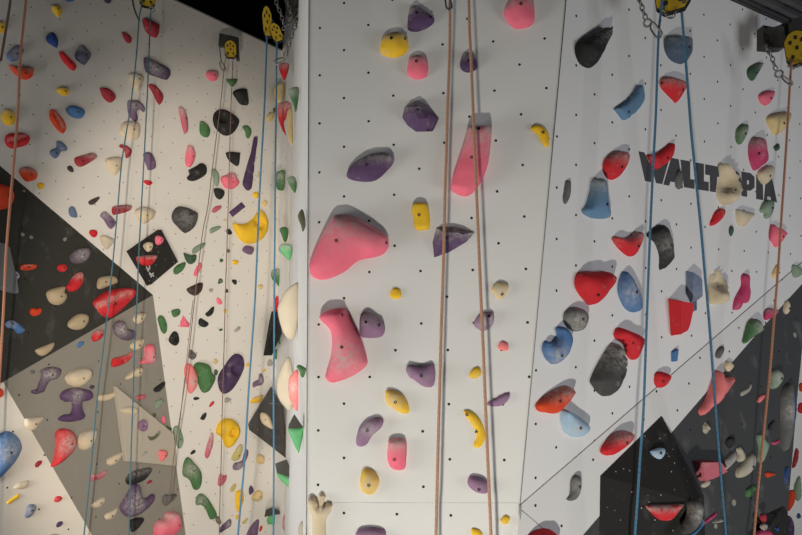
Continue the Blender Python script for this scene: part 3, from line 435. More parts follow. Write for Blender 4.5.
def hold_mat(c):
    if c in HM: return HM[c]
    m, nt, b = new_mat('hold_'+c)
    base = COL[c]; tc = nd(nt, 'ShaderNodeTexCoord'); at = nd(nt, 'ShaderNodeAttribute'); at.attribute_name = 'chalk'  # 'chalk' also carries the shade painted on hold tops
    oi = nd(nt, 'ShaderNodeObjectInfo')
    off = nd(nt, 'ShaderNodeVectorMath', operation='ADD'); nt.links.new(tc.outputs['Object'], off.inputs[0]); nt.links.new(oi.outputs['Location'], off.inputs[1])
    n1 = noise_n(nt, off.outputs[0], 14, 5, .6); n2 = noise_n(nt, off.outputs[0], 42, 4, .6)
    cc = mixc(nt, math_n(nt, 'MULTIPLY', ramp(nt, n1, .4, .75), .35), (*base,1), tuple(x*.72 for x in base)+(1,))
    k = math_n(nt, 'MULTIPLY', at.outputs['Fac'], ramp(nt, n2, .28, .62))
    k = math_n(nt, 'MAXIMUM', k, math_n(nt, 'MULTIPLY', ramp(nt, n1, .56, .80), .40))
    dark = sum(base) < .15
    chalk = (.27,.26,.25,1) if dark else (.48,.46,.43,1)  # this grey also tints the shade painted on hold tops
    cc = mixc(nt, k, cc, chalk)
    nt.links.new(cc, b.inputs['Base Color']); b.inputs['Roughness'].default_value = .72
    b.inputs['Specular IOR Level'].default_value = .3
    bp = nd(nt, 'ShaderNodeBump'); bp.inputs['Strength'].default_value = .25; bp.inputs['Distance'].default_value = .003
    nt.links.new(noise_n(nt, off.outputs[0], 120, 3), bp.inputs['Height']); nt.links.new(bp.outputs[0], b.inputs['Normal'])
    HM[c] = m; return m
def plain(name, c, rough=.6, metal=0.0, var=.25, scale=30):
    m, nt, b = new_mat(name); tc = nd(nt, 'ShaderNodeTexCoord')
    n = noise_n(nt, tc.outputs['Object'], scale, 4)
    nt.links.new(mixc(nt, math_n(nt, 'MULTIPLY', n, var*2), (*c,1), tuple(x*.45 for x in c)+(1,)), b.inputs['Base Color'])
    b.inputs['Roughness'].default_value = rough; b.inputs['Metallic'].default_value = metal
    return m
def rope_mat(name, c, c2):
    m, nt, b = new_mat(name); tc = nd(nt, 'ShaderNodeTexCoord')
    w = nd(nt, 'ShaderNodeTexWave', bands_direction='DIAGONAL'); w.inputs['Scale'].default_value = 22; w.inputs['Distortion'].default_value = 3
    nt.links.new(tc.outputs['Object'], w.inputs[0])
    nt.links.new(mixc(nt, math_n(nt, 'MULTIPLY', w.outputs[1], .5), (*c,1), (*c2,1)), b.inputs['Base Color'])
    b.inputs['Roughness'].default_value = .85
    return m
# ------------------------------------------------------------------ object helpers
def obj(name, me, mat=None, parent=None):
    o = bpy.data.objects.new(name, me); col.objects.link(o)
    if mat is not None and me is not None:
        for m in (mat if isinstance(mat, (list, tuple)) else [mat]): me.materials.append(m)
    if parent is not None: o.parent = parent
    return o
def tag(o, label=None, cat=None, group=None, kind=None):
    if label: o['label'] = label
    if cat: o['category'] = cat
    if group: o['group'] = group
    if kind: o['kind'] = kind
    return o
def empty(name, loc, label, cat, group=None):
    o = bpy.data.objects.new(name, None); col.objects.link(o); o.location = loc; o.empty_display_size = .05
    return tag(o, label, cat, group)
def mesh_from(name, vs, fs, smooth=False):
    me = bpy.data.meshes.new(name); me.from_pydata([tuple(v) for v in vs], [], fs); me.update()
    if smooth: me.polygons.foreach_set('use_smooth', [True]*len(me.polygons))
    return me
def prism(name, pts, s, mat, thick=.05, label=None, parent=None):    # wall panel: front polygon plus depth behind
    n = len(pts); back = [p-s.n*thick for p in pts]
    vs = list(pts)+back
    fs = [tuple(range(n)), tuple(range(2*n-1, n-1, -1))]+[((i+1)%n, i, i+n, (i+1)%n+n) for i in range(n)]
    me = mesh_from(name, vs, fs)
    bm = bmesh.new(); bm.from_mesh(me); bmesh.ops.recalc_face_normals(bm, faces=bm.faces); bm.to_mesh(me); bm.free()
    ul = me.uv_layers.new(name='uv')
    for l in me.loops: ul.data[l.index].uv = s.uv(me.vertices[l.vertex_index].co)
    o = obj(name, me, mat, parent)
    if parent is None: tag(o, label, None, None, 'structure')
    return o
def tube_mesh(path, r, seg=8, closed=False, bm=None):
    own = bm is None
    if own: bm = bmesh.new()
    n = len(path); rings = []
    up = None
    for i, p in enumerate(path):
        a = path[(i-1) % n] if (closed or i > 0) else p
        b = path[(i+1) % n] if (closed or i < n-1) else p
        t = (b-a).normalized()
        if up is None:
            up = t.orthogonal().normalized()
        up = (up - t*up.dot(t)).normalized(); w = t.cross(up)
        rings.append([bm.verts.new(p+(up*math.cos(2*math.pi*k/seg)+w*math.sin(2*math.pi*k/seg))*r) for k in range(seg)])
    m = n if closed else n-1
    for i in range(m):
        A, B = rings[i], rings[(i+1) % n]
        sh = 0
        if closed and i == n-1:
            sh = min(range(seg), key=lambda k: (A[0].co-B[k].co).length)
        for k in range(seg):
            f = bm.faces.new((A[k], A[(k+1) % seg], B[(k+1+sh) % seg], B[(k+sh) % seg])); f.smooth = True
    if not closed:
        bm.faces.new(rings[0][::-1]); bm.faces.new(rings[-1])
    bmesh.ops.recalc_face_normals(bm, faces=bm.faces)
    if own:
        me = bpy.data.meshes.new('tube'); bm.to_mesh(me); bm.free(); return me
    return bm
def catmull(pts, closed=False, sub=4):
    n = len(pts); out = []
    rng = range(n if closed else n-1)
    for i in rng:
        if closed: p0, p1, p2, p3 = pts[i-1], pts[i], pts[(i+1) % n], pts[(i+2) % n]
        else: p0, p1, p2, p3 = pts[max(i-1,0)], pts[i], pts[i+1], pts[min(i+2,n-1)]
        for k in range(sub):
            t = k/sub
            out.append(.5*((2*p1)+(p2-p0)*t+(2*p0-5*p1+4*p2-p3)*t*t+(3*p1-p0-3*p2+p3)*t**3))
    if not closed: out.append(pts[-1].copy())
    return out
# ------------------------------------------------------------------ the surfaces of the room
C = vsurf(320, 3.2, 520, 3.09)
YL = lambda x: 4288.0/(868-x)
L = vsurf(0, YL(0), 276.5, YL(276.5))
A0, A1 = C.hit(566, 0), C.hit(520, 505)
R = surf3(A0, A1, at_depth(702, 60, 3.65))
F0, F1 = R.hit(520, 505), R.hit(812, 253.4)
third = R.hit(690, 520)
ax = (F1-F0).normalized(); perp = (third-F0)-ax*(third-F0).dot(ax); perp.normalize()
til = math.radians(9)
B = surf3(F0, F1, F0+perp*math.cos(til)+R.n*math.sin(til))
T1n = L.hit(153, 295); Q = L.hit(3, 382, .40)
T1 = surf3(L.hit(-60, 115), T1n, Q)
T2 = surf3(T1n, L.hit(200, 640), Q)
LL = surf3(Q, T2.hit(92, 535), L.hit(-80, 640))
DI = L.off(.075)
FAR = Surf((3.9, 6.0, H), (-.25, -1, 0))
bvA, bvB, bvC, bvD, bvE = [B.hit(*p) for p in ((661.5,415),(704,496),(706,560),(598.5,560),(599.8,475.6))]
bvQ = B.hit(690, 500, .17)
BVa = surf3(bvA, bvE, bvQ); BVb = surf3(bvE, bvD, bvQ)
def ystrip(x):
    if x <= 288: return 1/(1/YL(276.5)+(1/6.9-1/YL(276.5))*(x-276.5)/11.5)
    yC = 1/(1/3.2+(1/3.09-1/3.2)*(307-320)/200)
    return 1/(1/6.9+(1/yC-1/6.9)*(x-288)/19)
# bolt-hole grids measured on each panel
def grid(s, hole, below, nrow, ncol_hole=None, ncol=1):
    a, b = s.uv(s.hit(*hole)), s.uv(s.hit(*below))
    pv = math.hypot(a[0]-b[0], a[1]-b[1])/nrow
    ang = math.atan2(b[0]-a[0], -(b[1]-a[1]))
    pu = pv/2
    if ncol_hole:
        c = s.uv(s.hit(*ncol_hole)); pu = abs((c[0]-a[0])*math.cos(ang)+(c[1]-a[1])*math.sin(ang))/ncol
    return dict(pu=pu, pv=pv, ou=a[0], ov=a[1], ang=ang)
gC = grid(C, (344, 3), (344, 513), 10, (443.4, 91), 4)
gL = grid(L, (101.4, 23), (89.6, 131.2), 4, (114.9, 17.7), 1)
gR = grid(R, (629, 9.6), (629.2, 149.3), 3, (660.8, 44.5), 2)
gB = dict(gR); gB['ou'], gB['ov'] = B.uv(B.hit(535.5, 505.5)); gB['ang'] = .12
gT = dict(pu=.24, pv=.46, ou=.1, ov=.05)
print('grids', gC, gL, gR)
W = (.74,.735,.72)
m_C = wall_mat('front_panel_white', W, **gC)
m_L = wall_mat('left_wall_white', (.74,.715,.67), rad=.006, dotcol=(.09,.085,.08), **gL)
m_R = wall_mat('right_wall_white', (.75,.745,.745), **gR)
m_B = wall_mat('fold_white', (.72,.715,.71), **gB)
m_S = wall_mat('side_wall_white', (.76,.76,.75))
m_T1 = wall_mat('dark_panel', (.042,.042,.037), smear=(.15, .8, 5), dotcol=(.01,.01,.01), **gT)
m_T2 = wall_mat('grey_panel', (.275,.26,.225), smear=(.12, .3, .5), **gT)
m_LL = wall_mat('lower_left_white', (.70,.65,.57), **gT)
m_D = wall_mat('dark_slope', (.055,.057,.06), smear=(.22, .45, 4), dotcol=(.012,.012,.012), **gT)
m_V = wall_mat('black_volume', (.022,.021,.020), smear=(.12, .2, 24, .95))
m_V2 = wall_mat('charcoal_volume', (.06,.058,.055), smear=(.22, .4, 16))
m_GV = wall_mat('grey_volume', (.17,.18,.19), smear=(.3, .4, 6))
m_BE = wall_mat('beige_volume', (.47,.43,.36), smear=(.05, .4, .5))
def hits(s, pts, off=0): return [s.hit(x, y, off) for x, y in pts]
# left wall stops at the corner
pc = Vector((ucp(276.5)*YL(276.5), YL(276.5), 0)); pl = Vector((ucp(-120)*YL(-120), YL(-120), 0))
ZT = L.hit(175, 0).z
def vz(p, z): return Vector((p.x, p.y, z))
prism('wall_left', [vz(pl,0), vz(pc,0), vz(pc,ZT), vz(pl,ZT)], L, m_L, .1, 'warm white climbing wall on the left')
prism('wall_left_upper', hits(T1, [(-60,115),(153,295),(3,382),(-60,418)]), T1, m_T1, .02, 'dark grey slanted panel of the left wall')
prism('wall_left_middle', [T1n, T2.hit(200,640), T2.hit(158,648), T2.hit(92,535), Q], T2, m_T2, .02, 'grey slanted panel of the left wall')
prism('wall_left_lower', [Q, T2.hit(92,535), LL.hit(158,648), LL.hit(-80,700), LL.hit(-80,430)], LL, m_LL, .02, 'white slanted panel in the lower left')
# corner: a narrow chamfer, then the side wall that comes forward to the front panel
p1 = Vector((ucp(288)*6.9, 6.9, 0)); yC = ystrip(307)
s2 = surf3(vz(pc,0), vz(p1,0), vz(pc,2))
prism('wall_corner', [vz(pc,0), vz(p1,0), vz(p1,H+4.4), vz(pc,H+4.4)], s2, m_S, .05, 'narrow white corner strip')
e0, e1 = C.hit(309.3, -60), C.hit(306, 620)
s1 = surf3(vz(p1,0), vz(p1,3), (e0+e1)/2)
prism('wall_side', [vz(p1,0), e1, e0, vz(p1,H+4.4)], s1, m_S, .03, 'white side wall seen edge on')
prism('wall_front', [e0, C.hit(571.5,-60), A0, A1, C.hit(517,535), C.hit(516.6,620), e1], C, m_C, .05, 'white front climbing panel')
prism('wall_right', [A0, C.hit(571.5,-60), R.hit(571.5,-60), R.hit(900,-60), R.hit(900,177), R.hit(812,253.4), A1][0:1]+hits(R, [(571.5,-60),(900,-60),(900,177),(812,253.4),(520,505)]), R, m_R, .05, 'white climbing wall on the right')
prism('wall_right_lower', hits(B, [(520,505),(812,253.4),(812,275),(802,284),(760,330),(672,432),(583,535),(540,590),(517,620),(517.5,535)]), B, m_B, .03, 'pale band under the diagonal fold')
prism('wall_right_dark', hits(B, [(812,275),(802,284),(760,330),(672,432),(583,535),(540,590),(540,640),(782,640),(786,540),(788.5,500),(793,450),(797,400),(802,350),(808,300)]), B, m_D, .035, 'dark grey slope at lower right')
fz = [FAR.hit(x,y) for x,y in ((770,640),(900,640),(900,300),(770,300))]
prism('wall_far', fz, FAR, m_S, .05, 'distant white wall at the right edge')
# beige triangular volume's own plane, raised from the grey panel
T3 = T2.off(.045)
# seams: thin trims along the panel edges
m_tr = plain('dark_seam', (.22,.22,.22), .6); m_trw = plain('white_edge', (.8,.8,.8), .5)
k = [0]
def trim(a, b, r, m, label):
    k[0] += 1
    o = obj('trim_%d' % k[0], tube_mesh([a, b], r, 6), m); tag(o, label, None, None, 'structure')
trim(e0+C.n*.001, e1+C.n*.001, .003, m_tr, 'dark seam down the left edge of the front panel')
trim(C.hit(571.5,-60)+C.n*.001, A1+C.n*.001, .003, m_tr, 'dark seam down the right edge of the front panel')
trim(A1, C.hit(516.6,620), .008, m_trw, 'white edge strip at the foot of the front panel')
trim(F0, F1, .0035, m_tr, 'dark line along the diagonal fold')
trim(B.hit(519,508), B.hit(546,531), .0018, m_tr, 'thin crease in the pale band')
trim(C.hit(306.5,502.5), C.hit(519,503), .0012, plain('pale_seam', (.66,.65,.62), .7), 'faint horizontal joint low on the front panel')
LLn = L.hit(174,-1); trim(vz(pl,ZT), vz(pc,ZT), .012, m_tr, 'dark capping along the top of the left wall')
for q, (a, b) in enumerate((((188,300),(179,427)),)):
    trim(L.hit(193,300), L.hit(179,430), .004, m_tr, 'panel joint on the left wall')
# floor and ceilings
m_fl = plain('floor_mat', (.16,.17,.19), .8); m_ce = plain('black_ceiling', (.0012,.0012,.0012), 1.0); m_ce.node_tree.nodes['Principled BSDF'].inputs['Specular IOR Level'].default_value = 0; m_dk = plain('steel_deck', (.10,.10,.105), .5, .3)
me = mesh_from('floor', [(-9,-6,0),(9,-6,0),(9,10,0),(-9,10,0),(-9,-6,-.1),(9,-6,-.1),(9,10,-.1),(-9,10,-.1)], [(0,1,2,3),(7,6,5,4),(0,4,5,1),(1,5,6,2),(2,6,7,3),(3,7,4,0)])
tag(obj('floor', me, m_fl), 'padded floor below the wall', None, None, 'structure')
zc = ZT
ce = [Vector((-9,2.6,zc)), Vector((-.6,2.6,zc)), Vector((-.6,3.4,zc)), Vector((pc.x+.0,pc.y,zc)), Vector((pl.x,pl.y,zc)), Vector((-9,pl.y,zc))]
me = mesh_from('ceiling', ce+[p+Vector((0,0,.1)) for p in ce], [(5,4,3,2,1,0), (6,7,8,9,10,11)]+[((i+1)%6, i, i+6, (i+1)%6+6) for i in range(6)])
tag(obj('ceiling', me, m_ce), 'black ceiling over the left wall', None, None, 'structure')
# corrugated deck over the right wall
ra, rb = R.hit(690,-20), R.hit(860, 62)
zd = R.hit(733, 0).z
ra = R.hit(733,0); dr = Vector((R.u.x, R.u.y, 0)).normalized(); nr = Vector((R.n.x, R.n.y, 0)).normalized()
prof = []
w = 0.0
while w < 1.3:
    prof += [(w,0),(w+.035,0),(w+.045,.03),(w+.075,.03)]; w += .085
vs = []
for t in (-.75, 2.6):
    for (a, z) in prof: 
        vs.append(ra+dr*t+nr*(a-.02)+Vector((0,0,z)))
np_ = len(prof)
for t in (-.75, 2.6):
    for (a, z) in prof: vs.append(ra+dr*t+nr*(a-.02)+Vector((0,0,z+.01)))
fs = [(i, i+1, np_+i+1, np_+i) for i in range(np_-1)]+[(2*np_+i, 3*np_+i, 3*np_+i+1, 2*np_+i+1) for i in range(np_-1)]
tag(obj('ceiling', mesh_from('ceiling_deck', vs, fs), m_dk), 'ribbed grey metal deck over the right wall', None, None, 'structure')
trim(ra+dr*-.75+nr*.01-Vector((0,0,.005)), ra+dr*2.6+nr*.01-Vector((0,0,.005)), .012, plain('black_edge', (.03,.03,.03), .6), 'dark edge where the right wall meets the deck')
# ------------------------------------------------------------------ volumes
def volume(name, verts, faces, s, mat, label, extra=None):
    c = sum(verts, Vector())/len(verts)
    me = mesh_from(name, [v-c for v in verts], faces)
    bm = bmesh.new(); bm.from_mesh(me); bmesh.ops.recalc_face_normals(bm, faces=bm.faces)
    bm.normal_update(); bm.to_mesh(me); bm.free()
    ul = me.uv_layers.new(name='uv')
    for l in me.loops: ul.data[l.index].uv = s.uv(me.vertices[l.vertex_index].co+c)
    o = obj(name, me, mat); o.location = c
    md = o.modifiers.new('bevel', 'BEVEL'); md.width = .004; md.segments = 2; md.limit_method = 'ANGLE'
    return tag(o, label, 'volume', 'climbing volumes bolted to the walls')
def slab_volume(name, s, px, h, inset, mat, label):
    base = hits(s, px); c = sum(base, Vector())/len(base); n = len(px)
    top = [hits(s, [p], h)[0] for p in px]; tcn = sum(top, Vector())/n
    top = [t+(tcn-t)*inset for t in top]
    base = [t-s.n*h for t in [tt+(tt-tcn)*.03 for tt in top]]
    vs = base+top
    fs = [tuple(range(n, 2*n))]+[((i+1)%n, i, i+n, (i+1)%n+n) for i in range(n)]+[tuple(range(n))]
    return volume(name, vs, fs, s, mat, label)
dv = slab_volume('climbing_volume', L, [(161.4,229),(178.6,261.9),(150.6,285.6),(130,250.7)], .075, .02, m_V, 'black square volume turned on its corner beside the dark panel')
slab_volume('climbing_volume', T1, [(-14,240),(0,242),(5,243.5),(10,247),(14,265),(17,277),(19.5,292.5),(8,290),(0,287),(-14,285)], .05, .01, m_GV, 'grey wedge volume cut by the left edge on the dark panel')
slab_volume('climbing_volume', T2, [(117,387),(163,424.5),(174,434),(177,466),(127,461)], .045, .0, m_BE, 'flat beige triangular volume on the grey panel')
vs = [bvA, bvE, bvD, bvC, bvB, bvQ]
volume('climbing_volume', vs, [(0,1,5),(1,2,5),(2,3,5),(3,4,5),(4,0,5),(0,4,3,2,1)], B, m_V, 'large black pyramid volume at lower right with a red mouth-like hold')
# volumes in the left corner
v5 = [L.hit(248,424), L.hit(271,386,.15), at_depth(282.5,407,6.8), at_depth(285,440,6.8), at_depth(287,459.5,6.85), L.hit(271,446.5,.15), L.hit(249,430)]
q5 = L.hit(272, 420, .22)
volume('climbing_volume', v5+[q5], [(i, (i+1)%7, 7) for i in range(7)]+[(6,5,4,3,2,1,0)], L, m_V2, 'black faceted volume in the left corner holding a cream leaf hold')
V5 = surf3(v5[0], v5[1], q5)
v6 = [L.hit(263.7,355.4), L.hit(269,322), L.hit(271.5,311), at_depth(277,312,6.9), at_depth(281.5,334,6.85), L.hit(272,355.4)]
volume('climbing_volume', v6+[L.hit(274,335,.12)], [(i,(i+1)%6,6) for i in range(6)]+[(5,4,3,2,1,0)], L, m_V, 'small black wedge volume in the left corner behind green holds')
mvp = hits(B, [(755.5,545),(756,518),(784,505.5),(788,512),(788,545)]); mq = B.hit(769, 528, .06)
volume('climbing_volume', mvp+[mq], [(i,(i+1)%5,5) for i in range(5)]+[(4,3,2,1,0)], B, m_V, 'small black volume cut by the bottom edge at lower right')
MV = B.off(.04)
SURF = dict(L=L, T1=T1, T2=T2, T3=T3, LL=LL, DI=DI, V5=V5, C=C, R=R, B=B, D=B, BVa=BVa, BVb=BVb, MV=MV, F=FAR)
GROUP = dict(L='climbing holds on the white left wall', T1='climbing holds on the dark left panel', T2='climbing holds on the grey left panel', T3='climbing holds on the beige triangular volume',
 LL='climbing holds on the lower left white panel', DI='climbing holds on the black square volume', V5='climbing holds in the left corner', S='climbing holds in the left corner',
 C='climbing holds on the front panel', R='climbing holds on the white right wall', B='climbing holds on the pale band under the fold', D='climbing holds on the dark right slope',
 BVa='climbing holds on the black pyramid volume', BVb='climbing holds on the black pyramid volume', MV='climbing holds on the small black volume', F='climbing holds on the distant wall')
# ------------------------------------------------------------------ bolts (shared mesh)
def bolt_mesh():
    bm = bmesh.new(); n = 12
    prof = [(.0085,-.004),(.0085,.0015),(.0075,.0025),(.0045,.0025),(.004,-.002)]
    rings = [[bm.verts.new((r*math.cos(2*math.pi*k/n), r*math.sin(2*math.pi*k/n), z)) for k in range(n)] for r, z in prof]
    for A, Bq in zip(rings, rings[1:]):
        for k_ in range(n): bm.faces.new((A[k_], A[(k_+1)%n], Bq[(k_+1)%n], Bq[k_]))
    bm.faces.new(rings[-1]); me = bpy.data.meshes.new('bolt'); bm.to_mesh(me); bm.free(); return me
bolt_me = bolt_mesh(); bolt_me.materials.append(plain('bolt_steel', (.035,.033,.03), .5, .5))
hole_m = plain('hold_hollow', (.03,.028,.026), .9)
# ------------------------------------------------------------------ climbing holds
def seg_dist(p, a, b):
    ax_, ay = b[0]-a[0], b[1]-a[1]; l = ax_*ax_+ay*ay
    t = 0 if l == 0 else max(0, min(1, ((p[0]-a[0])*ax_+(p[1]-a[1])*ay)/l))
    return math.hypot(p[0]-a[0]-ax_*t, p[1]-a[1]-ay*t)
def inside(p, poly):
    r = False; j = len(poly)-1
    for i in range(len(poly)):
        a, b = poly[i], poly[j]
        if (a[1] > p[1]) != (b[1] > p[1]) and p[0] < (b[0]-a[0])*(p[1]-a[1])/(b[1]-a[1])+a[0]: r = not r
        j = i
    return r
def parse(s):
    t = s.split()
    if t[0] == 'e':
        cx, cy, rx, ry, an = map(float, t[1:]); an = math.radians(an)
        pts = []
        for i in range(12):
            a = 2*math.pi*i/12+.2; k_ = 1+.07*math.sin(3*a+cx)
            x, y = rx*k_*math.cos(a), ry*k_*math.sin(a)
            pts.append((cx+x*math.cos(an)-y*math.sin(an), cy+x*math.sin(an)+y*math.cos(an)))
        return pts
    v = list(map(float, t)); return list(zip(v[::2], v[1::2]))
def area(p): return .5*sum(p[i-1][0]*p[i][1]-p[i][0]*p[i-1][1] for i in range(len(p)))
nbolt = [0]
def project(p):
    r = p-CAM; f = r.y*CP+r.z*SP
    return CX+F*r.x/f, CY-F*(r.z*CP-r.y*SP)/f
def make_hold(sk, color, opts, px, label):
    bolts = None; pockets = []
    num = {}
    for key in 'BK':
        if key in opts:
            i = opts.index(key); j = i+1
            while j < len(opts) and not opts[j].isalpha(): j += 1
            num[key] = list(map(float, opts[i+1:j].split())); opts = opts[:i]+opts[j:]
    if 'B' in num: bolts = list(zip(num['B'][::2], num['B'][1::2]))
    pts = parse(px)
    double = sk == 'S'
    if double:
        xr = max(p[0] for p in pts); xl = min(p[0] for p in pts)
        Y = ystrip(min(xr, 306.5))-.10
        s = Surf((0, Y, H), (-.12, -1, 0))
    else: s = SURF[sk]
    seed = random.uniform(0, 50)
    pts0 = list(pts); mapx = [1.0, 0.0]; mapy = [1.0, 0.0]
    for attempt in range(3):
        pts = [(p[0]*mapx[0]+mapx[1], p[1]*mapy[0]+mapy[1]) for p in pts0]
        # size in metres
        c0 = s.hit(sum(p[0] for p in pts)/len(pts), sum(p[1] for p in pts)/len(pts))
        w0 = [s.uv(s.hit(*p)) for p in pts]
        def inrad(poly):
            xs = [p[0] for p in poly]; ys = [p[1] for p in poly]; best = 0; bp_ = poly[0]
            for i in range(1, 14):
                for j in range(1, 14):
                    q = (min(xs)+(max(xs)-min(xs))*i/14, min(ys)+(max(ys)-min(ys))*j/14)
                    if inside(q, poly):
                        d = min(seg_dist(q, poly[k_-1], poly[k_]) for k_ in range(len(poly)))
                        if d > best: best, bp_ = d, q
            return best, bp_
        r0, _ = inrad(w0); r0 = max(r0, .006)
        xx = opts.count('x')
        h = min(max(.85*r0, .012), .085)*(1+.25*xx)
        if double: h = min(h, .05)
        if sk in ('BVb','BVa'): h = min(h, .05)
        w2 = [s.uv(s.hit(p[0], p[1], 0)) for p in pts]
        c = (sum(p[0] for p in w2)/len(w2), sum(p[1] for p in w2)/len(w2))
        poly = [Vector((p[0]-c[0], p[1]-c[1])) for p in w2]
        facet = 'f' in opts
        if area(poly) < 0: poly.reverse()
        if facet:
            out = []
            for i in range(len(poly)):
                a, b_, d_ = poly[i-1], poly[i], poly[(i+1) % len(poly)]
                la, lb = (a-b_).length, (d_-b_).length
                out += [b_+(a-b_)*min(.12, .004/max(la,1e-5)), b_+(d_-b_)*min(.12, .004/max(lb,1e-5))]
            bd = out
        else:
            bd = catmull(poly, True, 3)
        bd = [(p.x, p.y) for p in bd]
        # drop near-duplicate boundary points
        bb = [bd[0]]
        for p in bd[1:]:
            if math.hypot(p[0]-bb[-1][0], p[1]-bb[-1][1]) > 2e-4: bb.append(p)
        bd = bb
        R0, pole = inrad(bd); R0 = max(R0, .004)
        n = len(bd)
        dist = lambda p: min(seg_dist(p, bd[k_-1], bd[k_]) for k_ in range(n))
        xs = [p[0] for p in bd]; ys = [p[1] for p in bd]
        x0, x1, y0, y1 = min(xs), max(xs), min(ys), max(ys)
        ww = R0*(.45 if 'p' in opts else .98)
        if 'K' in num:
            kx, ky, kr = num['K'][:3]
            a_ = s.uv(s.hit(kx, ky, h*.6)); b_ = s.uv(s.hit(kx+kr, ky, h*.6))
            pockets = [((a_[0]-c[0], a_[1]-c[1]), math.hypot(a_[0]-b_[0], a_[1]-b_[1]))]
        elif 'k' in opts: pockets = [(pole, R0*.42)]
        def hz(p, d):
            q = min(d/ww, 1)
            if facet and 'p' in opts: z = h*(.8+.35*(p[1]-y0)/(y1-y0))
            elif facet: z = h*min(q*1.5, 1)*(.85+.3*(p[1]-y0)/(y1-y0))
            else:
                z = h*math.sqrt(max(0, 1-(1-q)**2))
                tt = (p[1]-y0)/max(y1-y0, 1e-4)
                z *= (1.15-.4*tt) if 'd' in opts else .85+.3*tt
                if 'r' in opts and tt > .35: z += h*.16*math.sin(noise.noise(Vector((p[0]*9, p[1]*9, seed)))*3+(p[0]*.55+p[1]*.83)*230)*min(1, (tt-.35)*4)*min(1, q*3)
                if q > .2: z += h*.10*noise.noise(Vector((p[0]*18+seed, p[1]*18, seed)))
            for pk, pr in pockets:
                z -= z*.95*math.exp(-(math.hypot(p[0]-pk[0], p[1]-pk[1])/pr)**6)*min(1, d/(R0*.22))
            if 's' in opts:
                e = longdir; rel = (p[0]-cm[0], p[1]-cm[1]); al = rel[0]*e[0]+rel[1]*e[1]; pe = -rel[0]*e[1]+rel[1]*e[0]
                if abs(al) < longlen*.33: z -= h*.6*math.exp(-(pe/(R0*.16))**2)
            return max(z, .0015)
        cm = (sum(xs)/n, sum(ys)/n)
        sxx = sum((p[0]-cm[0])**2 for p in bd); syy = sum((p[1]-cm[1])**2 for p in bd); sxy = sum((p[0]-cm[0])*(p[1]-cm[1]) for p in bd)
        an = .5*math.atan2(2*sxy, sxx-syy); longdir = (math.cos(an), math.sin(an)); longlen = math.hypot(x1-x0, y1-y0)
        inner = []
        if not facet:
            for i in range(n):
                a, b_ = bd[i-1], bd[(i+1) % n]; tx, ty = b_[0]-a[0], b_[1]-a[1]; l = math.hypot(tx, ty) or 1
                nx, ny = -ty/l, tx/l
                for f in (.09, .28):
                    q = (bd[i][0]+nx*R0*f, bd[i][1]+ny*R0*f)
                    if inside(q, bd) and dist(q) > R0*f*.8: inner.append(q)
            st = R0*.36 if (pockets or 's' in opts) else R0*.44
        else: st = R0*.5
        if px[0] == 'e' and R0 < .03: st = R0*.6
        if 'r' in opts: st = R0*.16
        yy = y0+st*.5; row = 0
        while yy < y1:
            xx_ = x0+(st*.5 if row % 2 else 0)
            while xx_ < x1:
                q = (xx_, yy)
                if inside(q, bd) and dist(q) > R0*.42: inner.append(q)
                xx_ += st
            yy += st*.87; row += 1
        for pk, pr in pockets:
            inner = [q for q in inner if math.hypot(q[0]-pk[0], q[1]-pk[1]) > pr*1.45]
            for f, m_ in ((0,1),(.55,8),(.85,12),(1.05,14),(1.3,14)):
                for i in range(m_):
                    q = (pk[0]+pr*f*math.cos(6.2832*i/m_+f), pk[1]+pr*f*math.sin(6.2832*i/m_+f))
                    if inside(q, bd) and dist(q) > R0*.08: inner.append(q)
        if facet and 'p' in opts: inner = [(cm[0]+(bd[i][0]-cm[0])*.88, cm[1]+(bd[i][1]-cm[1])*.88) for i in range(n)]
        elif facet: inner = [q for q in inner if dist(q) > R0*.6]; inner += [(bd[i][0]*.0+pole[0]+(bd[i][0]-pole[0])*.55, pole[1]+(bd[i][1]-pole[1])*.55) for i in range(0, n, 2)]; inner = [q for q in inner if inside(q, bd)]
        vin = [Vector(p) for p in bd]+[Vector(p) for p in inner]
        res = delaunay_2d_cdt(vin, [(i, (i+1) % n) for i in range(n)], [], 1, 1e-6)
        v2, f2 = res[0], res[2]
        vs = []; ck = []
        nv = len(v2)
        for p in v2:
            d = dist(p); edge = d < 1e-5
            vs.append((p.x, p.y, (0 if double else -.002) if edge else hz(p, d)))
            t = 0.0
            if 't' in opts: t = max(t, min(1, max(0, ((p.y-y0)/max(y1-y0,1e-4)-.45)/.4))*.8)  # grey toward the top: chalk dust plus painted shade of upper faces
            if 'c' in opts: t = max(t, .85*math.exp(-(math.hypot(p.x-pole[0], p.y-pole[1])/(R0*1.05))**2))
            if 's' in opts:
                rel = (p.x-cm[0], p.y-cm[1]); al = rel[0]*longdir[0]+rel[1]*longdir[1]; pe = -rel[0]*longdir[1]+rel[1]*longdir[0]
                if abs(al) < longlen*.33: t = max(t, .8*math.exp(-((pe-R0*.25)/(R0*.2))**2))
            ck.append(t)
        fs = [tuple(f) if len(f) == 3 else tuple(f) for f in f2]
        # front faces counter-clockwise
        fl = []
        for f in fs:
            a, b_, d_ = v2[f[0]], v2[f[1]], v2[f[2]]
            fl.append(f if (b_-a).cross(d_-a) > 0 else f[::-1])
        if double:
            idx = {}
            for i in range(nv):
                if vs[i][2] <= 1e-6: idx[i] = i
                else: idx[i] = len(vs); vs.append((vs[i][0], vs[i][1], -vs[i][2])); ck.append(ck[i])
            fl += [tuple(idx[i] for i in f[::-1]) for f in list(fl)]
        # the widest outline seen from the photograph's place should be the traced one: correct size and place of the base
        org = s.o+s.u*c[0]+s.v*c[1]
        pj = [project(org+s.u*q[0]+s.v*q[1]+s.n*q[2]) for q in vs]
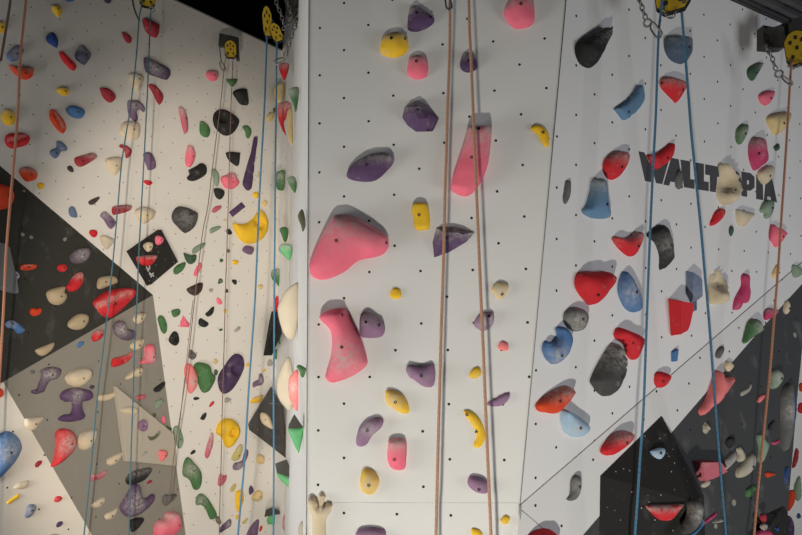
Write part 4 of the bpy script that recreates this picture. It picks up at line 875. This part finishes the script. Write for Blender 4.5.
        GX = (min(q[0] for q in pj), max(q[0] for q in pj)); GY = (min(q[1] for q in pj), max(q[1] for q in pj))
        if attempt == 0:
            cv = [project(org+s.u*q[0]+s.v*q[1]) for q in bd]
            TX = (min(q[0] for q in cv), max(q[0] for q in cv)); TY = (min(q[1] for q in cv), max(q[1] for q in cv))
        if attempt < 2:
            for mp_, g_, t_ in ((mapx, GX, TX), (mapy, GY, TY)):
                k_ = (t_[1]-t_[0])/max(g_[1]-g_[0], 1e-6); k_ = min(max(k_, .7), 1.3)
                o_ = (t_[0]+t_[1])/2-k_*(g_[0]+g_[1])/2
                mp_[0], mp_[1] = mp_[0]*k_, mp_[1]*k_+o_
    me = bpy.data.meshes.new('climbing_hold'); me.from_pydata(vs, [], fl); me.update()
    me.polygons.foreach_set('use_smooth', [not facet]*len(me.polygons))
    at = me.attributes.new('chalk', 'FLOAT', 'POINT'); at.data.foreach_set('value', ck[:len(me.vertices)])  # chalk plus the shade painted on hold tops
    o = obj('climbing_hold', me, hold_mat(color))
    org = s.o+s.u*c[0]+s.v*c[1]
    o.matrix_world = Matrix(((s.u.x, s.v.x, s.n.x, org.x), (s.u.y, s.v.y, s.n.y, org.y), (s.u.z, s.v.z, s.n.z, org.z), (0,0,0,1)))
    tag(o, label, 'climbing hold', GROUP[sk])
    locs = []
    if bolts:
        for b_ in bolts:
            q = s.uv(s.hit(b_[0], b_[1], h*.8)); q = (q[0]-c[0], q[1]-c[1])
            if inside(q, bd): locs.append(q)
    elif 'n' not in opts and R0 > .028 and not double: locs = [(pole[0]+R0*.15, pole[1]-R0*.1)]
    for q in locs:
        b_ = bpy.data.objects.new('bolt', bolt_me); col.objects.link(b_); b_.parent = o
        b_.location = (q[0], q[1], hz(q, dist(q))); nbolt[0] += 1
    return o
for line in HOLDS.strip().split('\n'):
    sk, color, opts, px, label = line.split('|')
    make_hold(sk, color, opts, px, label)
# shade on top of three corner holds, painted as dark grey parts
def add_shade_face(label_start, px, Y, name, mat, label):
    o = [q for q in bpy.data.objects if q.get('label', '').startswith(label_start)][0]
    inv = o.matrix_world.inverted()
    f = [inv @ at_depth(x, y, Y-.03) for x, y in px]; bk = [inv @ at_depth(x, y, Y+.05) for x, y in px]
    n = len(px)
    me = mesh_from(name, f+bk, [tuple(range(n)), tuple(range(2*n-1, n-1, -1))]+[((i+1)%n, i, i+n, (i+1)%n+n) for i in range(n)])
    bm = bmesh.new(); bm.from_mesh(me); bmesh.ops.recalc_face_normals(bm, faces=bm.faces); bm.to_mesh(me); bm.free()
    p = obj(name, me, mat, o); p['label'] = label
m_shade = plain('painted_shade', (.05,.05,.045), .9)
add_shade_face('bright green cone', [(294.3,414),(288.7,424.7),(288.2,428.5),(297,428),(303,427),(299,421)], ystrip(303.9)-.10, 'hollow', m_shade, 'shade painted dark grey on the hollow top')
add_shade_face('green hold with large dark', [(275.2,463.6),(283.7,460.2),(287,459.6),(291.5,471.4),(292.6,479),(284,475),(277,473)], ystrip(292.6)-.10, 'shade_face', m_shade, 'upper face with shade painted dark grey')
add_shade_face('wide green hold', [(265.7,509.8),(273.5,507),(279,511),(279.9,514),(264.3,517)], ystrip(280)-.10, 'shade_face', m_shade, 'upper face with shade painted dark grey')
# ------------------------------------------------------------------ lettering on the right wall
from mathutils.geometry import tessellate_polygon
m_let = plain('lettering_grey', (.075,.075,.085), .8, 0, .35, 40)
LET = [
 [[(638.5,151.3),(644.5,152.5),(649.5,163),(653,154.2),(658.5,155.3),(661,168),(664,156.4),(669.8,157.5),(662.3,184.2),(656,183.1),(654,175),(651.5,182.3),(645,181)]],
 [[(671.2,157.8),(678.8,159.3),(683,188.3),(677,187.3),(676.3,182.5),(670.5,181.6),(669.2,185.8),(663.3,184.6)]],
 [[(680.4,159.6),(690.3,161.3),(690.3,179),(694.6,179.8),(694.6,189),(684,187.2)]],
 [[(695.6,162.4),(704,163.9),(704,181.3),(708.8,182),(708.8,191.2),(695.6,189.2)]],
 [[(705.2,164.2),(722,167.3),(722,177.6),(717.4,176.8),(716,192.4),(709.9,191.4),(709.9,175.4),(705.2,174.5)]],
 [[(730.5+11*math.cos(a), 182+13.5*math.sin(a)) for a in [i*math.pi/8 for i in range(16)]], [(730.5+3*math.cos(a), 182+5.5*math.sin(a)) for a in [i*math.pi/8 for i in range(16)]][::-1]],
 [[(741.5,171.4),(750.5,173.1),(754.6,177),(754.6,187.5),(750.5,190.8),(747.2,190.4),(747.2,197),(741.5,196)], [(747,180),(747,184.5),(749,184.3),(749,180.6)]],
 [[(756.2,174.4),(762.8,175.6),(763.3,200.2),(756.2,199.1)]],
 [[(766,176.3),(772,177.4),(777.2,202.4),(771.6,201.5),(770.8,197),(767.4,196.5),(766.8,200.8),(763.9,200.3)]],
]
wall_r = bpy.data.objects['wall_right']
vs, fs = [], []
for loops in LET:
    pl2 = [[R.hit(x, y, .001) for x, y in lp] for lp in loops]
    flat = [p for lp in pl2 for p in lp]
    t2 = tessellate_polygon([[Vector((*R.uv(p), 0)) for p in lp] for lp in pl2])
    b0 = len(vs); vs += flat; fs += [tuple(b0+i for i in t) for t in t2]
me = mesh_from('lettering', vs, fs)
bm = bmesh.new(); bm.from_mesh(me); bmesh.ops.recalc_face_normals(bm, faces=bm.faces)
for f in bm.faces:
    if f.normal.dot(R.n) < 0: f.normal_flip()
bm.to_mesh(me); bm.free()
lt = obj('lettering', me, m_let, wall_r); lt['label'] = 'dark grey block letters painted on the right wall'
# white mark on the black square volume
m_wh = plain('white_print', (.55,.55,.53), .7)
STR = [[(146.2,266.5),(148.4,271.5)],[(148.4,271.5),(149.8,265.6)],[(149.4,273.2),(150.6,275.6)],[(150.8,277.4),(153.4,272.6)],[(149.2,272.4),(154.2,276.4)],[(147.2,269.2),(150.4,268.2)]]
vs, fs = [], []
for a, b in STR:
    A, Bp = DI.hit(*a, .0015), DI.hit(*b, .0015); d = (Bp-A).normalized(); w = DI.n.cross(d)*.006; b0 = len(vs)
    vs += [A-w, Bp-w, Bp+w, A+w]; fs.append((b0, b0+1, b0+2, b0+3))
inv = Matrix.Translation(-dv.location)
mk = obj('printed_mark', mesh_from('printed_mark', [inv @ v for v in vs], fs), m_wh, dv); mk['label'] = 'white printed mark'
# ------------------------------------------------------------------ ropes
m_terra = rope_mat('rope_terracotta', (.40,.17,.10), (.50,.26,.17)); m_brown = rope_mat('rope_brown', (.12,.07,.05), (.2,.12,.085))
m_teal = rope_mat('rope_teal', (.04,.11,.15), (.07,.17,.22)); m_blue = rope_mat('rope_blue', (.045,.14,.24), (.08,.21,.32))
m_pinkb = rope_mat('rope_pinkish', (.17,.095,.07), (.26,.16,.12)); m_tan = rope_mat('rope_tan', (.44,.23,.14), (.54,.33,.22))
def strand(s, pts, off): return [s.hit(x, y, off) for x, y in pts]
def rope(strands, r, mat, label, group='climbing ropes hanging in front of the walls'):
    for st in strands:
        for end in (0, -1):
            p = st[end]; X_, Y_ = project(p)
            if Y_ > 540 or X_ < -3 and end == -1:
                q = st[1 if end == 0 else -2]; d = (p-q).normalized()
                f = Vector((p.x+d.x*.6, p.y+d.y*.6, .02)); m = p.lerp(f, .5)
                if end == 0: st[:0] = [f, m]
                else: st += [m, f]
    allp = [p for st in strands for p in st]; org = allp[0].copy()
    bm = bmesh.new()
    for st in strands: tube_mesh(catmull([p-org for p in st], False, 4), r, 8, False, bm)
    me = bpy.data.meshes.new('rope'); bm.to_mesh(me); bm.free()
    o = obj('rope', me, mat); o.location = org
    return tag(o, label, 'rope', group)
def loop_top(a, b):     # over the sheave: from end of strand a back down into strand b
    m = (a+b)/2; r = (b-a)/2; up = Vector((0,0,1))
    return [m-r*math.cos(t)+up*r.length*math.sin(t)*1.0 for t in [math.pi*i/6 for i in range(7)]]
def two(s, pa, pb, off):
    a = strand(s, pa, off); b = strand(s, pb, off)
    return [a[::-1][:-1]+loop_top(a[0], b[0])+b[1:]]
rope([strand(L, [(14.5,-40),(10.5,0),(5.5,32),(1,60),(-6,110)], .75)], .009, m_brown, 'dark brown rope crossing the top left corner')
rope([strand(L, [(29,-40),(26,0),(20,60),(18,110),(14,160),(10,205),(6,255),(3.5,310),(.5,360),(-4,430)], .75)], .009, m_terra, 'terracotta rope along the left edge of the photo')
rope(two(L, [(142,-4),(141,8),(139,20),(136,60),(130,110),(122,160),(118,205),(114,250),(109,300),(103,350),(97,400),(92,455),(84,535),(76,620)],
            [(150.7,-4),(150.5,8),(149,55),(147,100),(144.5,150),(141.5,205),(139,250),(137,300),(134.5,350),(133,400),(131,455),(129,535),(127,620)], .62), .0058, m_teal, 'thin teal rope of two strands through the upper left pulley')
rope(two(L, [(227.5,49),(226,57),(224,70),(220.5,105),(214,155),(208,205),(203,230),(198,270),(194,305),(188,360),(181,410),(174,455),(169,503)],
            [(233,49),(233,57),(232,85),(231,105),(229.5,160),(228,215),(226.5,260),(225.2,300),(224,350),(222.5,400),(221.3,455),(219.5,520),(218,620)], .32), .0048, m_pinkb, 'thin brown rope of two strands through the plate-mounted pulley')
SB = Surf((0, 5.2, H), (0, -1, 0))
rope(two(SB, [(267.3,22),(267,32),(266.5,50),(264.5,105),(262,150),(259,205),(257,255),(255,300),(251.5,350),(248,400),(245,455),(241,500),(238,535),(231,620)],
             [(277,36),(277,42),(276.5,60),(276.3,105),(275.5,150),(275,210),(274.6,255),(274.3,300),(274,350),(273.5,400),(273.8,450),(273.6,500),(273.5,535),(273.5,620)], 0), .0085, m_blue, 'blue rope of two strands through the pulley beside the front panel')
rope([strand(C, [(450.5,-40),(450,0),(450,20),(449.5,55),(447.5,110),(446.5,150),(445,195),(443.5,260),(441.5,320),(440.5,355),(438.5,430),(436,535),(434,620)], .26)], .0075, m_tan, 'light brown rope strand left of another over the front panel')
rope([strand(C, [(467.5,-40),(468.8,0),(469.5,30),(471,60),(473.5,120),(476,180),(478.5,240),(481,300),(483.5,355),(486.5,430),(491,535),(494,620)], .26)], .0075, m_tan, 'orange-brown rope strand over the middle of the front panel')
rope(two(R, [(662,2),(661.5,8),(658.5,37),(656,110),(654,150),(651.5,200),(649,260),(646,340),(643.5,410),(640,460),(637.5,500),(635,535),(630,620)],
            [(680,2),(681,6),(684,40),(688,90),(691,130),(694,160),(697,190),(701,230),(704.5,270),(709,320),(713.5,380),(718,440),(722,490),(726,535),(732,620)], .30), .0068, m_blue, 'blue rope of two spread strands in front of the right wall')
rope([strand(R, [(792,60),(791,68),(789,100),(786,150),(782,210),(778,270),(774,320),(770,370),(765,420),(761,460),(757,500),(754,535),(747,620)], .30)], .007, m_terra, 'terracotta rope under the pulley at the right edge')
# ------------------------------------------------------------------ pulleys, chains, carabiners, brackets
m_yel = plain('pulley_yellow', (.55,.36,.02), .45, 0, .2, 20); m_blk = plain('pulley_black', (.02,.02,.02), .5); m_stl = plain('steel', (.30,.29,.28), .42, .8)
m_dst = plain('dark_steel', (.10,.095,.085), .55, .5); m_shv = plain('sheave_grey', (.25,.25,.25), .4, .6)
def frame(c, s=None):
    n = (CAM-c); n.z *= .3; n.normalize(); u = Vector((0,0,1)).cross(n).normalized(); v = n.cross(u)
    return u, v, n
def plate(poly, c, u, v, n, z0, z1):
    k_ = len(poly)
    vs = [u*x+v*y+n*z0 for x, y in poly]+[u*x+v*y+n*z1 for x, y in poly]
    fs = [tuple(range(k_-1, -1, -1)), tuple(range(k_, 2*k_))]+[(i, (i+1)%k_, (i+1)%k_+k_, i+k_) for i in range(k_)]
    return mesh_from('plate', vs, fs)
def disc(cx, cy, r, n=14): return [(cx+r*math.cos(2*math.pi*i/n), cy+r*math.sin(2*math.pi*i/n)) for i in range(n)]
def pulley(px, py, wpx, hpx, Y, tilt, label):
    c = at_depth(px, py, Y); sc_ = Y/F*1.02
    u, v, n = frame(c); a = math.radians(tilt); u, v = u*math.cos(a)+v*math.sin(a), v*math.cos(a)-u*math.sin(a)
    w, h = wpx*sc_/2, hpx*sc_/2
    e = empty('rope_pulley', c, label, 'pulley', 'yellow rope pulleys at the top of the walls')
    out = [(-w*.6,-h),(w*.6,-h),(w,-h*.62),(w,h*.45),(w*.6,h*.85),(w*.2,h),(-w*.2,h),(-w*.6,h*.85),(-w,h*.45),(-w,-h*.62)]
    o2 = [(x*1.06, y*1.06) for x, y in out]
    for z0, z1, z2 in ((.020,.026,.029), (-.026,-.032,-.035)):
        lo, hi = sorted((z0, z1)); obj('side_plate', plate(o2, c, u, v, n, lo, hi), m_blk, e)
        lo, hi = sorted((z1, z2)); cov = obj('cover', plate(out, c, u, v, n, lo, hi), m_yel, e); cov['label'] = 'yellow cover'
        if z0 > 0:
            for qx, qy in ((-.45,-.55),(.45,-.55),(0,-.05),(-.5,.35),(.5,.35),(0,.6)):
                s_ = obj('slot', plate([(qx*w+x*w*.16, qy*h+y*h*.13) for x, y in ((-1,-.5),(-.4,-1),(.6,-1),(1,.3),(.3,1),(-.8,.8))], c, u, v, n, z2+.0002, z2+.003), m_blk, cov)
    obj('sheave', plate(disc(0, -h*.1, min(w, h)*.8, 20), c, u, v, n, -.018, .018), m_shv, e)
    for sx in (-1, 1):
        obj('bolt', plate(disc(sx*w*.62, -h*.78, w*.12, 8), c, u, v, n, -.04, .036), m_stl, e)
    return e
def oval(c, a, b, la, lb, n=14):        # oval loop in plane (a, b)
    return [c+a*(la*math.cos(2*math.pi*i/n))+b*(lb*math.sin(2*math.pi*i/n)) for i in range(n)]
def chain(pts, Y, lpx, label):
    P3 = catmull([at_depth(x, y, Y) for x, y in pts], False, 12)
    L_ = lpx*Y/F; acc = [0]
    for a, b in zip(P3, P3[1:]): acc.append(acc[-1]+(b-a).length)
    e = empty('chain', P3[0], label, 'chain', 'steel chains beside the pulleys')
    nl = max(2, int(acc[-1]/(L_*.72)))
    me = tube_mesh(oval(Vector(), Vector((1,0,0)), Vector((0,1,0)), L_/2, L_*.31), L_*.10, 6, True); me.materials.append(m_stl)
    def at(s):
        for i in range(len(acc)-1):
            if acc[i+1] >= s: 
                t = (s-acc[i])/max(acc[i+1]-acc[i], 1e-9); return P3[i].lerp(P3[i+1], t), (P3[i+1]-P3[i]).normalized()
        return P3[-1], (P3[-1]-P3[-2]).normalized()
    for i in range(nl):
        p, t = at(acc[-1]*(i+.5)/nl); n = (CAM-p).normalized(); b = n.cross(t).normalized(); n = t.cross(b)
        th = math.radians(25 if i % 2 else 115); bb, nn = b*math.cos(th)+n*math.sin(th), n*math.cos(th)-b*math.sin(th)
        o = bpy.data.objects.new('chain_link', me); col.objects.link(o); o.parent = e
        q = p-P3[0]
        o.matrix_local = Matrix(((t.x,bb.x,nn.x,q.x),(t.y,bb.y,nn.y,q.y),(t.z,bb.z,nn.z,q.z),(0,0,0,1)))
    return e
def carabiner(pa, pb, wpx, Y, label, r=.006):
    A, Bp = at_depth(*pa, Y), at_depth(*pb, Y); c = (A+Bp)/2; t = (Bp-A); l = t.length/2; t.normalize()
    n = (CAM-c).normalized(); b = n.cross(t).normalized(); w = wpx*Y/F/2
    e = empty('carabiner', c, label, 'carabiner', 'carabiners hanging at the pulleys')
    pth = [t*(-l)+b*(w*.3), t*(-l*.9)+b*(w*.9), t*(-l*.2)+b*w, t*(l*.7)+b*w, t*l+b*(w*.3), t*(l*.95)-b*(w*.5), t*(l*.55)-b*w*.85]
    obj('body', tube_mesh(catmull(pth, False, 5), r, 8), m_stl, e)
    pth2 = [t*(l*.55)-b*w*.85, t*(-l*.5)-b*w*.6, t*(-l)+b*(w*.3)]
    obj('gate', tube_mesh(catmull(pth2, False, 4), r*.8, 8), m_dst, e)
    return e
def ring(px, py, rpx, Y, label, thick=.006):
    c = at_depth(px, py, Y); n = (CAM-c).normalized(); u = Vector((0,0,1)).cross(n).normalized(); v = n.cross(u)
    o = obj('shackle_ring', tube_mesh(oval(Vector(), u, v, rpx*Y/F, rpx*Y/F, 18), thick, 8, True), m_stl); o.location = c
    return tag(o, label, 'ring', 'steel rings on the chains')
def bracket(px, s_back, Ywall, label, arm=None):
    f = [at_depth(x, y, Ywall) for x, y in px]; c = sum(f, Vector())/len(f)
    e = empty('steel_bracket', c, label, 'bracket', 'steel brackets on the walls')
    n_ = len(f); bk = [p+Vector((0,s_back,0)) for p in f]
    me = mesh_from('mounting_plate', [p-c for p in f+bk], [tuple(range(n_)), tuple(range(2*n_-1,n_-1,-1))]+[((i+1)%n_, i, i+n_, (i+1)%n_+n_) for i in range(n_)])
    bm = bmesh.new(); bm.from_mesh(me); bmesh.ops.recalc_face_normals(bm, faces=bm.faces); bm.to_mesh(me); bm.free()
    obj('mounting_plate', me, m_dst, e)
    if arm is not None:
        w_ = arm.n*-1; L_ = (arm.o-c).dot(w_); up = Vector((0,0,1)); sd = w_.cross(up).normalized()
        pts8 = [sd*(a_*.03)+up*(b_*.03)+w_*t_ for t_ in (.0, L_) for a_, b_ in ((-1,-1),(1,-1),(1,1),(-1,1))]
        am = mesh_from('arm', pts8, [(0,1,2,3),(7,6,5,4),(0,4,5,1),(1,5,6,2),(2,6,7,3),(3,7,4,0)])
        obj('arm', am, m_dst, e)
    for p in (f[0], f[2]):
        q = (p-c)*.78; b_ = obj('bolt', bolt_me, None, e); b_.matrix_local = Matrix.Translation(q+Vector((0,-.003,0))) @ Matrix.Rotation(math.pi/2, 4, 'X') @ Matrix.Scale(1.3, 4)
    return e
Y3 = L.hit(147, 5, .62).y; Y4 = L.hit(230, 50, .32).y; Y7 = R.hit(670, 5, .3).y; Y8 = R.hit(790, 65, .3).y; Y6 = C.hit(450, 5, .26).y
pulley(147.5, -3, 14, 20, Y3, 0, 'yellow pulley cut by the top edge at upper left')
pulley(230.5, 49.5, 11, 16.5, Y4, 4, 'small yellow pulley under a square grey plate')
pulley(267.3, 22, 9, 29, 5.2, 6, 'yellow pulley at the top left of the front panel, longer one')
pulley(276, 33, 10, 18, 5.17, 24, 'yellow pulley half joined to a longer one by the front panel')
pulley(671.5, -8, 31, 40, Y7, 5, 'large yellow pulley cut by the top edge over the right wall')
pulley(797, 48, 20, 33, Y8, 4, 'yellow pulley at the upper right corner')
bracket([(219.2,33),(237.8,37),(238.5,59),(236,59.5),(235.5,47),(218.3,45.5)], .05, Y4+.16, 'square grey steel plate behind the small yellow pulley')
bracket([(284.5,-12),(298,-12),(297,8),(294,18.5),(286,16)], .12, 5.1, 'grey steel bracket beside the front panel at the top')
bracket([(763.2,25),(774,27),(785.5,22.5),(785.5,47),(779,48),(763,46.5)], .07, Y8+.10, 'grey steel bracket left of the upper right pulley')
bracket([(788,20),(803,16),(803,34),(790,36)], .07, Y8+.08, 'dark steel bracket above the upper right pulley')
chain([(301,-6),(299.5,8),(296.5,22),(293,32),(290,42),(287.5,50),(285,56)], 5.0, 6.5, 'steel chain hanging from the bracket beside the front panel')
chain([(275,-4),(277.5,6),(281,14),(283.5,24)], 5.05, 6, 'short steel chain behind the twin yellow pulleys')
chain([(284,-4),(288.5,6),(291,16),(287,26),(282.5,29)], 5.0, 5.5, 'looped steel chain right of the twin yellow pulleys')
chain([(637.5,-8),(640.5,3),(643.5,12),(646,19)], Y7-.02, 7, 'steel chain left of the large top yellow pulley')
chain([(663.5,12),(667,15),(670.5,18),(674.5,14.5),(677.5,7.5)], Y7-.02, 5, 'short chain slung under the large top yellow pulley')
chain([(765.5,45),(769,52),(772.5,59),(774.5,66),(776.5,70)], Y8-.02, 6, 'steel chain below the upper right bracket')
chain([(788,66),(793,68),(797,66.5),(803,65)], Y8-.06, 4.5, 'chain loop just under the upper right yellow pulley')
ring(647.5, 23, 3.6, Y7-.02, 'steel ring at the end of the chain near the large top pulley')
ring(779, 74, 3.4, Y8-.02, 'steel ring at the end of the upper right chain')
ring(152, 9.5, 2.6, Y3-.04, 'small steel ring under the upper left pulley')
carabiner((650,24), (660,37), 7, Y7-.03, 'open steel carabiner clipped to the left blue strand')
carabiner((781.5,77), (792,84.5), 3.2, Y8-.03, 'steel carabiner clipped to the far right terracotta rope')
carabiner((285,58), (274.5,62.5), 4.5, 5.0, 'dark carabiner at the end of the chain by the blue rope', .008)
carabiner((219.8,62), (224.5,70.5), 4.2, Y4-.02, 'small carabiner on the thin brown rope below the grey plate')
carabiner((446,-6), (449.5,10), 6, Y6-.01, 'carabiner at the top edge on the light brown rope')
def wire(px, Y, r, label):
    pts = catmull([at_depth(x, y, Y) for x, y in px], False, 5); o = pts[0].copy()
    w_ = obj('wire_sling', tube_mesh([p-o for p in pts], r, 6), m_dst); w_.location = o
    return tag(w_, label, 'sling', 'wire slings beside the pulleys')
wire([(132,-6),(133,3),(135,11),(138,18),(139.5,21)], Y3, .008, 'dark wire sling left of the upper left pulley')
wire([(219.5,46),(220.3,54),(221.3,62)], Y4-.02, .006, 'thin wire sling hanging from the left of the square grey plate')
# ------------------------------------------------------------------ light
def spot(loc, target, power, ang, blend, size, color, name):
    ld = bpy.data.lights.new(name, 'SPOT'); ld.energy = power; ld.spot_size = math.radians(ang); ld.spot_blend = blend; ld.shadow_soft_size = size; ld.color = color
    o = bpy.data.objects.new(name, ld); col.objects.link(o); o.location = loc
    o.rotation_euler = (Vector(target)-Vector(loc)).to_track_quat('-Z', 'Y').to_euler(); return o
KEY = spot((-.6, -1.3, H-4.3), C.hit(450, 640), 1060, 66, 1.0, .10, (1.0,.945,.83), 'floor_spotlight')
SIDE = spot((-.3, -.8, H-.25), L.hit(182, 350), 1120, 27, .6, .08, (1.0,.87,.73), 'side_spotlight'); SIDE.scale = (1, 2.0, 1)
def area(name, loc, target, sx, sy, power, color):
    ad = bpy.data.lights.new(name, 'AREA'); ad.shape = 'RECTANGLE'; ad.size = sx; ad.size_y = sy; ad.energy = power; ad.color = color
    ao = bpy.data.objects.new(name, ad); col.objects.link(ao); ao.location = loc
    ao.rotation_euler = (Vector(target)-ao.location).to_track_quat('-Z','Y').to_euler(); return ao
area('left_fill', (-4.7, 2.4, H-.9), (-.7,4.2,H-.5), 1.6, 2.4, 126, (1.0,.98,.94))  # added area fill that brightens the side wall
area('right_fill', (6.0, 0.0, H-1.2), (1.5,3.6,H-.5), 2.0, 2.0, 112, (.94,.96,1.0))  # added soft fill to lift the right wall
w = bpy.data.worlds.new('hall'); sc.world = w; w.use_nodes = True
w.node_tree.nodes['Background'].inputs[0].default_value = (.80,.88,1.0,1); w.node_tree.nodes['Background'].inputs[1].default_value = .035
sc.view_settings.view_transform = 'Standard'; sc.view_settings.look = 'None'; sc.view_settings.gamma = 1; sc.view_settings.use_curve_mapping = False
sc.view_settings.exposure = 0.0
print('holds', len([o for o in bpy.data.objects if o.name.startswith('climbing_hold')]), 'bolts', nbolt[0])
